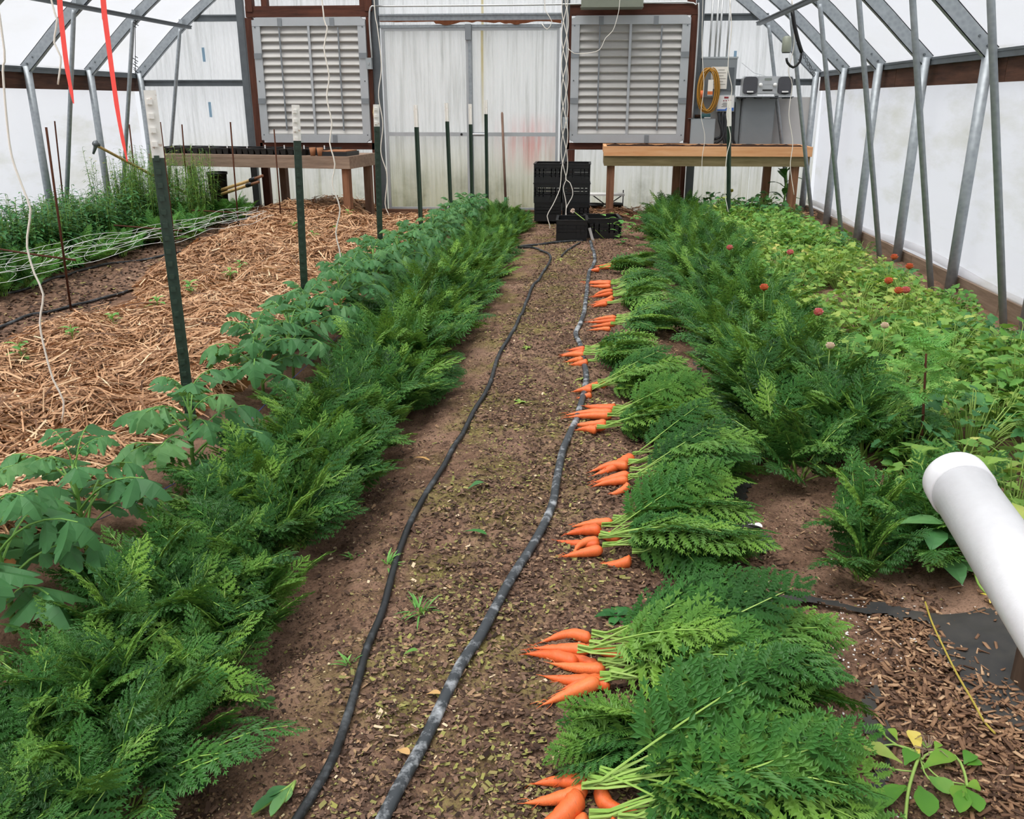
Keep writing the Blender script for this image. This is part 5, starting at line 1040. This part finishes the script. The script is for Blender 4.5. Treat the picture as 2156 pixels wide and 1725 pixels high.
t = thing('exhaust_flue', 'pale stubby duct with dark open end behind the hoist', 'duct', W(1655, 110, 12.3)); MB().lathe([(.055, 0), (.06, .02), (.06, .17), (.03, .19)], 16).build('duct_body', 'heater', t, True); MB().lathe([(.0, -.012), (.05, -.01), (.052, -.001)], 16).build('dark_mouth', 'black', t)

# ---------------------------------------------------------------- small litter on the path
def flat_leaf(name, px, py, qx, qy, wpx, mat, lb, cat, grp, lift=.012, curl=.35, parent=None, origin=None):
    a, b = onground(px, py, lift), onground(qx, qy, lift*1.2); o0 = origin if origin is not None else a; d = b-a; L = np.linalg.norm(d); d /= L; s = np.cross((0, 0, 1.), d); s /= np.linalg.norm(s); dep = np.linalg.norm(a-np.array([0, 0, CAMH])); wd = wpx/FPX*dep; V = []
    for i, (t_, wv) in enumerate(((0, .12), (.18, .3), (.4, .72), (.62, 1.), (.8, .92), (.93, .55), (1., .08))):
        c = a-o0+d*L*t_+np.array([0, 0, curl*L*.35*math.sin(t_*2.8)]); k = math.sin(i*2.1+px)*.18; V += [c-s*wd*wv*.5+np.array([0, 0, .18*wd*wv*(1+k)]), c, c+s*wd*wv*.5+np.array([0, 0, .18*wd*wv*(1-k)])]
    m = MB(); m.add(V, [f for k in range(6) for f in ((3*k, 3*k+1, 3*k+4, 3*k+3), (3*k+1, 3*k+2, 3*k+5, 3*k+4))], U(.2, .8)); o = m.build(name, mat, parent, True)
    if parent is None: o.location = tuple(a); tag(o, lb, cat, grp)
    return o
for a in ((1355, 1262, 1405, 1290, 40, 'deadleaf', 'curled pale dead leaf between second and third bunches'), (1538, 1300, 1578, 1284, 34, 'deadleaf', 'tan dead leaf right of the third bunch greens'), (1705, 1625, 1775, 1655, 26, 'deadleaf', 'dry tan husk beside the frontmost carrot greens'), (898, 1462, 928, 1462, 14, 'deadleaf', 'small orange brown leaf left of the streaked hose'), (835, 1580, 862, 1590, 18, 'deadleaf', 'yellow brown leaf scrap left of the streaked hose'), (1575, 1105, 1605, 1112, 14, 'white', 'white leaf scrap on the fabric strip'), (1060, 575, 1082, 568, 6, 'deadleaf', 'pale straw scrap on the far path'), (860, 968, 905, 972, 8, 'deadleaf', 'thin brown leaf scrap left of the plain hose'), (700, 1078, 770, 1080, 8, 'deadleaf', 'thin tan stalk at the carrot row edge'), (1560, 1335, 1690, 1405, 7, 'deadleaf', 'long tan wood splinter on the chips')):
    flat_leaf('dead_leaf', a[0], a[1], a[2], a[3], a[4], a[5], a[6], 'leaf', 'fallen leaves on the soil')
for a in ((395, 1625, 428, 1665, 34, 'tomatoleaf', 'wilted green leaf near the bottom left carrots'), (445, 1605, 480, 1578, 30, 'carrotleaf', 'pale green leaf scrap beside the bottom left carrots'), (543, 1498, 580, 1472, 20, 'carrotleaf', 'small green leaf scrap left of the plain hose'), (985, 1030, 1020, 1018, 16, 'tomatoleaf', 'green leaf scrap between the hoses, upper'), (975, 1120, 1025, 1128, 14, 'bigleaf', 'dark green leaf scrap between the hoses, middle'), (850, 1378, 880, 1370, 12, 'ranleaf', 'tiny green leaf scrap between the hoses, lower')):
    flat_leaf('green_leaf', a[0], a[1], a[2], a[3], a[4], a[5], a[6], 'leaf', 'green leaf scraps on the soil')
b0 = onground(620, 1650); t = thing('wilted_plant', 'pulled wilted green plant lying left of the plain hose', 'weed', b0)
for k, (qx, qy) in enumerate(((560, 1680), (530, 1715), (600, 1690), (570, 1720))):
    flat_leaf('leaf', 612, 1655, qx, qy, 22, 'tomatoleaf', None, None, None, .015, .2, t, b0)
    MB().tube(smooth_path([onground(622, 1645, .012)-b0, onground((612+qx)/2+6, (1655+qy)/2, .02)-b0, onground(qx, qy, .012)-b0], .02), .003, 5).build('stem', 'ranstem', t, True)
def tuft(px, py, n, L, lb):
    b = onground(px, py); t = thing('grass_tuft', lb, 'weed', b, 0, 'weeds in the path'); m = MB()
    for k in range(n):
        az = U(0, 6.28); e = U(.5, 1.3); l = L*U(.6, 1.1); seedling_leaf(m, (U(-.01, .01), U(-.01, .01), -.005), (math.cos(az)*math.cos(e), math.sin(az)*math.cos(e), math.sin(e)), l, .006, .4, U(.3, .9))
    m.build('blades', 'frondpale', t)
tuft(885, 1290, 22, .12, 'grass tuft between the two hoses'); tuft(560+175, 1400, 12, .07, 'small weed tuft left of the plain hose'); tuft(745, 1175, 12, .07, 'small green weed beside the left carrot row'); tuft(815, 1190, 16, .09, 'wilted weed lying against the plain hose')
for i, (px, py) in enumerate(((1300, 1300), (1225, 800), (1110, 735), (1180, 548), (1095, 850))):
    b = onground(px, py); t = thing('path_weed', ['dark broad-leaved weed above the second carrot bunch', 'pale weed beside the sixth carrot bunch', 'tiny pale weed between the hoses near the seventh bunch', 'tiny weed at the bend of the plain hose', 'tiny weed between the hoses near the fifth bunch'][i], 'weed', b, U(0, 6), 'weeds in the path'); m = MB()
    for k in range(7): seedling_leaf(m, (0, 0, .005), (math.cos(k*.9), math.sin(k*.9), U(.2, 1.)), U(.05, .09)*(1.3 if i == 0 else .7), .03 if i == 0 else .016, .5, U(.2, .9))
    m.build('leaves', 'bigleaf' if i == 0 else 'ranleaf2', t)
# uprooted weed at bottom right
o0 = onground(1935, 1593); t = thing('uprooted_weed', 'uprooted weed with paddle shaped green and yellow leaves, bottom right', 'weed', o0)
for a in ((1900, 1608, 1817, 1575, 30, 'ranleaf2'), (1935, 1592, 1918, 1540, 22, 'yellowleaf'), (1940, 1620, 2010, 1593, 30, 'weedleaf'), (1955, 1635, 1998, 1674, 34, 'ranleaf'), (1935, 1655, 1955, 1722, 34, 'weedleaf'), (1912, 1660, 1820, 1716, 32, 'weedleaf'), (1908, 1655, 1858, 1688, 26, 'weedleaf'), (1865, 1552, 1842, 1526, 14, 'weedleaf'), (1890, 1560, 1872, 1535, 14, 'weedleaf'), (1830, 1580, 1768, 1563, 22, 'weedleaf'), (1785, 1597, 1758, 1610, 20, 'weedleaf'), (1790, 1603, 1783, 1632, 14, 'weedleaf'), (1830, 1597, 1825, 1622, 20, 'weedleaf'), (2032, 1655, 2065, 1662, 24, 'weedleaf'), (2032, 1660, 2062, 1712, 26, 'weedleaf'), (2032, 1660, 2020, 1714, 24, 'weedleaf'), (2032, 1655, 2008, 1684, 22, 'weedleaf'), (2036, 1612, 2067, 1608, 16, 'weedleaf'), (2030, 1610, 2047, 1588, 22, 'weedleaf'), (1905, 1612, 1922, 1584, 26, 'weedleaf'), (1945, 1580, 1953, 1566, 13, 'ranleaf2'), (1968, 1578, 1978, 1566, 13, 'weedleaf')):
    flat_leaf('leaf', a[0], a[1], a[2], a[3], a[4]*1.2, a[5], None, None, None, .02, .25, t, o0)
for pts, r in ((((1936, 1590), (1922, 1630), (1912, 1670), (1905, 1735)), .004), (((1932, 1585), (1890, 1570), (1865, 1552)), .0025), (((1930, 1582), (1880, 1568), (1830, 1580), (1785, 1598)), .0025), (((1940, 1600), (1960, 1585), (2010, 1592), (2030, 1625), (2036, 1655)), .0035), (((1942, 1605), (1980, 1640), (2030, 1652)), .002), (((1938, 1600), (1955, 1640), (2015, 1680)), .002), (((1922, 1625), (1880, 1620), (1855, 1605)), .002)):
    MB().tube(smooth_path([onground(x, y, .022)-o0 for x, y in pts], .02), r, 6).build('stem', 'ranstem', t, True)
m = MB()
for k in range(26): az = U(0, 6.28); m.tube([(.02, .0, .02), (.02+U(.01, .04)*math.cos(az), U(.01, .04)*math.sin(az), U(.0, .05)), (.02+U(.03, .06)*math.cos(az), U(.03, .06)*math.sin(az), U(0, .03))], [.002, .0012, .0006], 4, False)
m.build('root_hairs', 'greywood', t)
# broad weed and wilting head by the pipe
b = onground(1990, 1215); t = thing('broad_leaf_weed', 'low broad-leaved plant at the front corner of the right bed', 'plant', b)
for k in range(12): m = MB(); seedling_leaf(m, (U(-.05, .05), U(-.05, .05), .05+.015*k), (math.cos(k*2.4), math.sin(k*2.4), .3), U(.1, .16), .075, .5, U(.2, .7)); m.build('leaf', 'tomatoleaf', t)
b = onground(2055, 1205); t = thing('drooping_stalk', 'pale drooping stalk with yellow tip on the soil by the pipe', 'plant', b); P = [onground(x, y, .03)-b for x, y in ((2050, 1195), (2060, 1230), (2080, 1252), (2110, 1275), (2135, 1285))]; MB().tube(smooth_path(P, .02), .004, 6).build('stem', 'ranstem', t, True)
m = MB()
for k in range(16): f = k/15; c = P[2]*(1-f)+P[4]*f; seedling_leaf(m, c, (U(-1, 1), U(-1, 1), U(-.1, .6)), .035, .014, .3, U(.2, .9))
m.build('wilted_florets', 'yellowleaf', t)
b = onground(1272, 503); t = thing('seed_head', 'round pale seed head on a leaning stalk before the crates', 'flower', b); d = W(1206, 444, b[1])-b; MB().tube([(0, 0, 0), d*.5+np.array([0, 0, .02]), d], .005, 5).build('stalk', 'ranstem', t, True)
m = MB()
for k in range(30): v_ = np.array([U(-1, 1), U(-1, 1), U(-1, 1)]); v_ /= np.linalg.norm(v_); m.tube([d, d+v_*.028], [.002, .005], 4)
m.build('seed_ball', 'palepetal', t)
for i, (px, py) in enumerate(((1280, 500), (1330, 500), (1300, 515))):
    b = onground(px, py); t = thing('crate_weed', ['mint green weed against the front right crate', 'green weed right of the front crates', 'low weed before the front right crate'][i], 'weed', b, U(0, 6), 'weeds by the crates'); m = MB()
    for k in range(14): seedling_leaf(m, (U(-.05, .05), U(-.05, .05), .02*k), (math.cos(k*2.4), math.sin(k*2.4), U(.1, .8)), .1, .06, .4, U(.2, .9))
    m.build('leaves', 'frondpale', t)

# ---------------------------------------------------------------- labels that place each plant of a crowd
BY = [float(np.mean([onground(c[0], c[1])[1] for c in bun])) for bun in BUNCH]
OR2 = ORD+['eleventh', 'twelfth', 'thirteenth', 'fourteenth', 'fifteenth', 'sixteenth', 'seventeenth', 'eighteenth', 'nineteenth', 'twentieth', 'twenty first', 'twenty second', 'twenty third', 'twenty fourth']
def nearest(v, L): return int(np.argmin([abs(v-q) for q in L]))
def third(v, a, b, names): return names[0] if v < a else names[1] if v < b else names[2]
for o in LEFTC:
    x, y, _ = o.location; d = x-(-1.10+.016*(y-1.2)); o['label'] = 'feathery carrot plant, %s side of left row, level with %s tomato plant' % (third(d, -.05, .06, ('tomato', 'middle', 'path')), OR2[nearest(y, [q[1] for q in TXY])])
for o in RIGHTC:
    x, y, _ = o.location; o['label'] = 'feathery carrot plant on %s side of right row, %s carrot bunch' % ('path' if x < 1.06+.012*(y-3) else 'flower', 'level with '+OR2[nearest(y, BY)] if y < BY[-1]+.6 else 'beyond the farthest')
for o in BEDP:
    x, y, _ = o.location; w_ = o['group'].split(' ')[0]; o['label'] = 'low %s plant, %s of right bed, level with %s wall post from end wall' % (w_, third(x, 1.85, 2.35, ('carrot side', 'middle', 'wall side')), OR2[nearest(y, RIBS)])
for o in WEEDS:
    x, y, _ = o.location; o['label'] = 'dark leafy weed, %s of left thicket, level with %s wall post from end wall' % (third(x, -5.55, -5.15, ('wall side', 'middle', 'net side')), OR2[nearest(y, RIBS)])
for o in cl:
    x, y, _ = o.location; o['label'] = 'tall narrow-leaved stem, %s of the %s part of the clump before bench' % (third(x, -5.3, -4.9, ('left end', 'middle', 'right end')), third(y, 10.3, 10.75, ('near', 'central', 'far')))
for i, o in enumerate(sorted(FEATH, key=lambda q: q.location.y)): o['label'] = 'feathery plant under the netting, number %s from the near end' % (OR2+['twenty fifth', 'twenty sixth', 'twenty seventh', 'twenty eighth', 'twenty ninth'])[i]
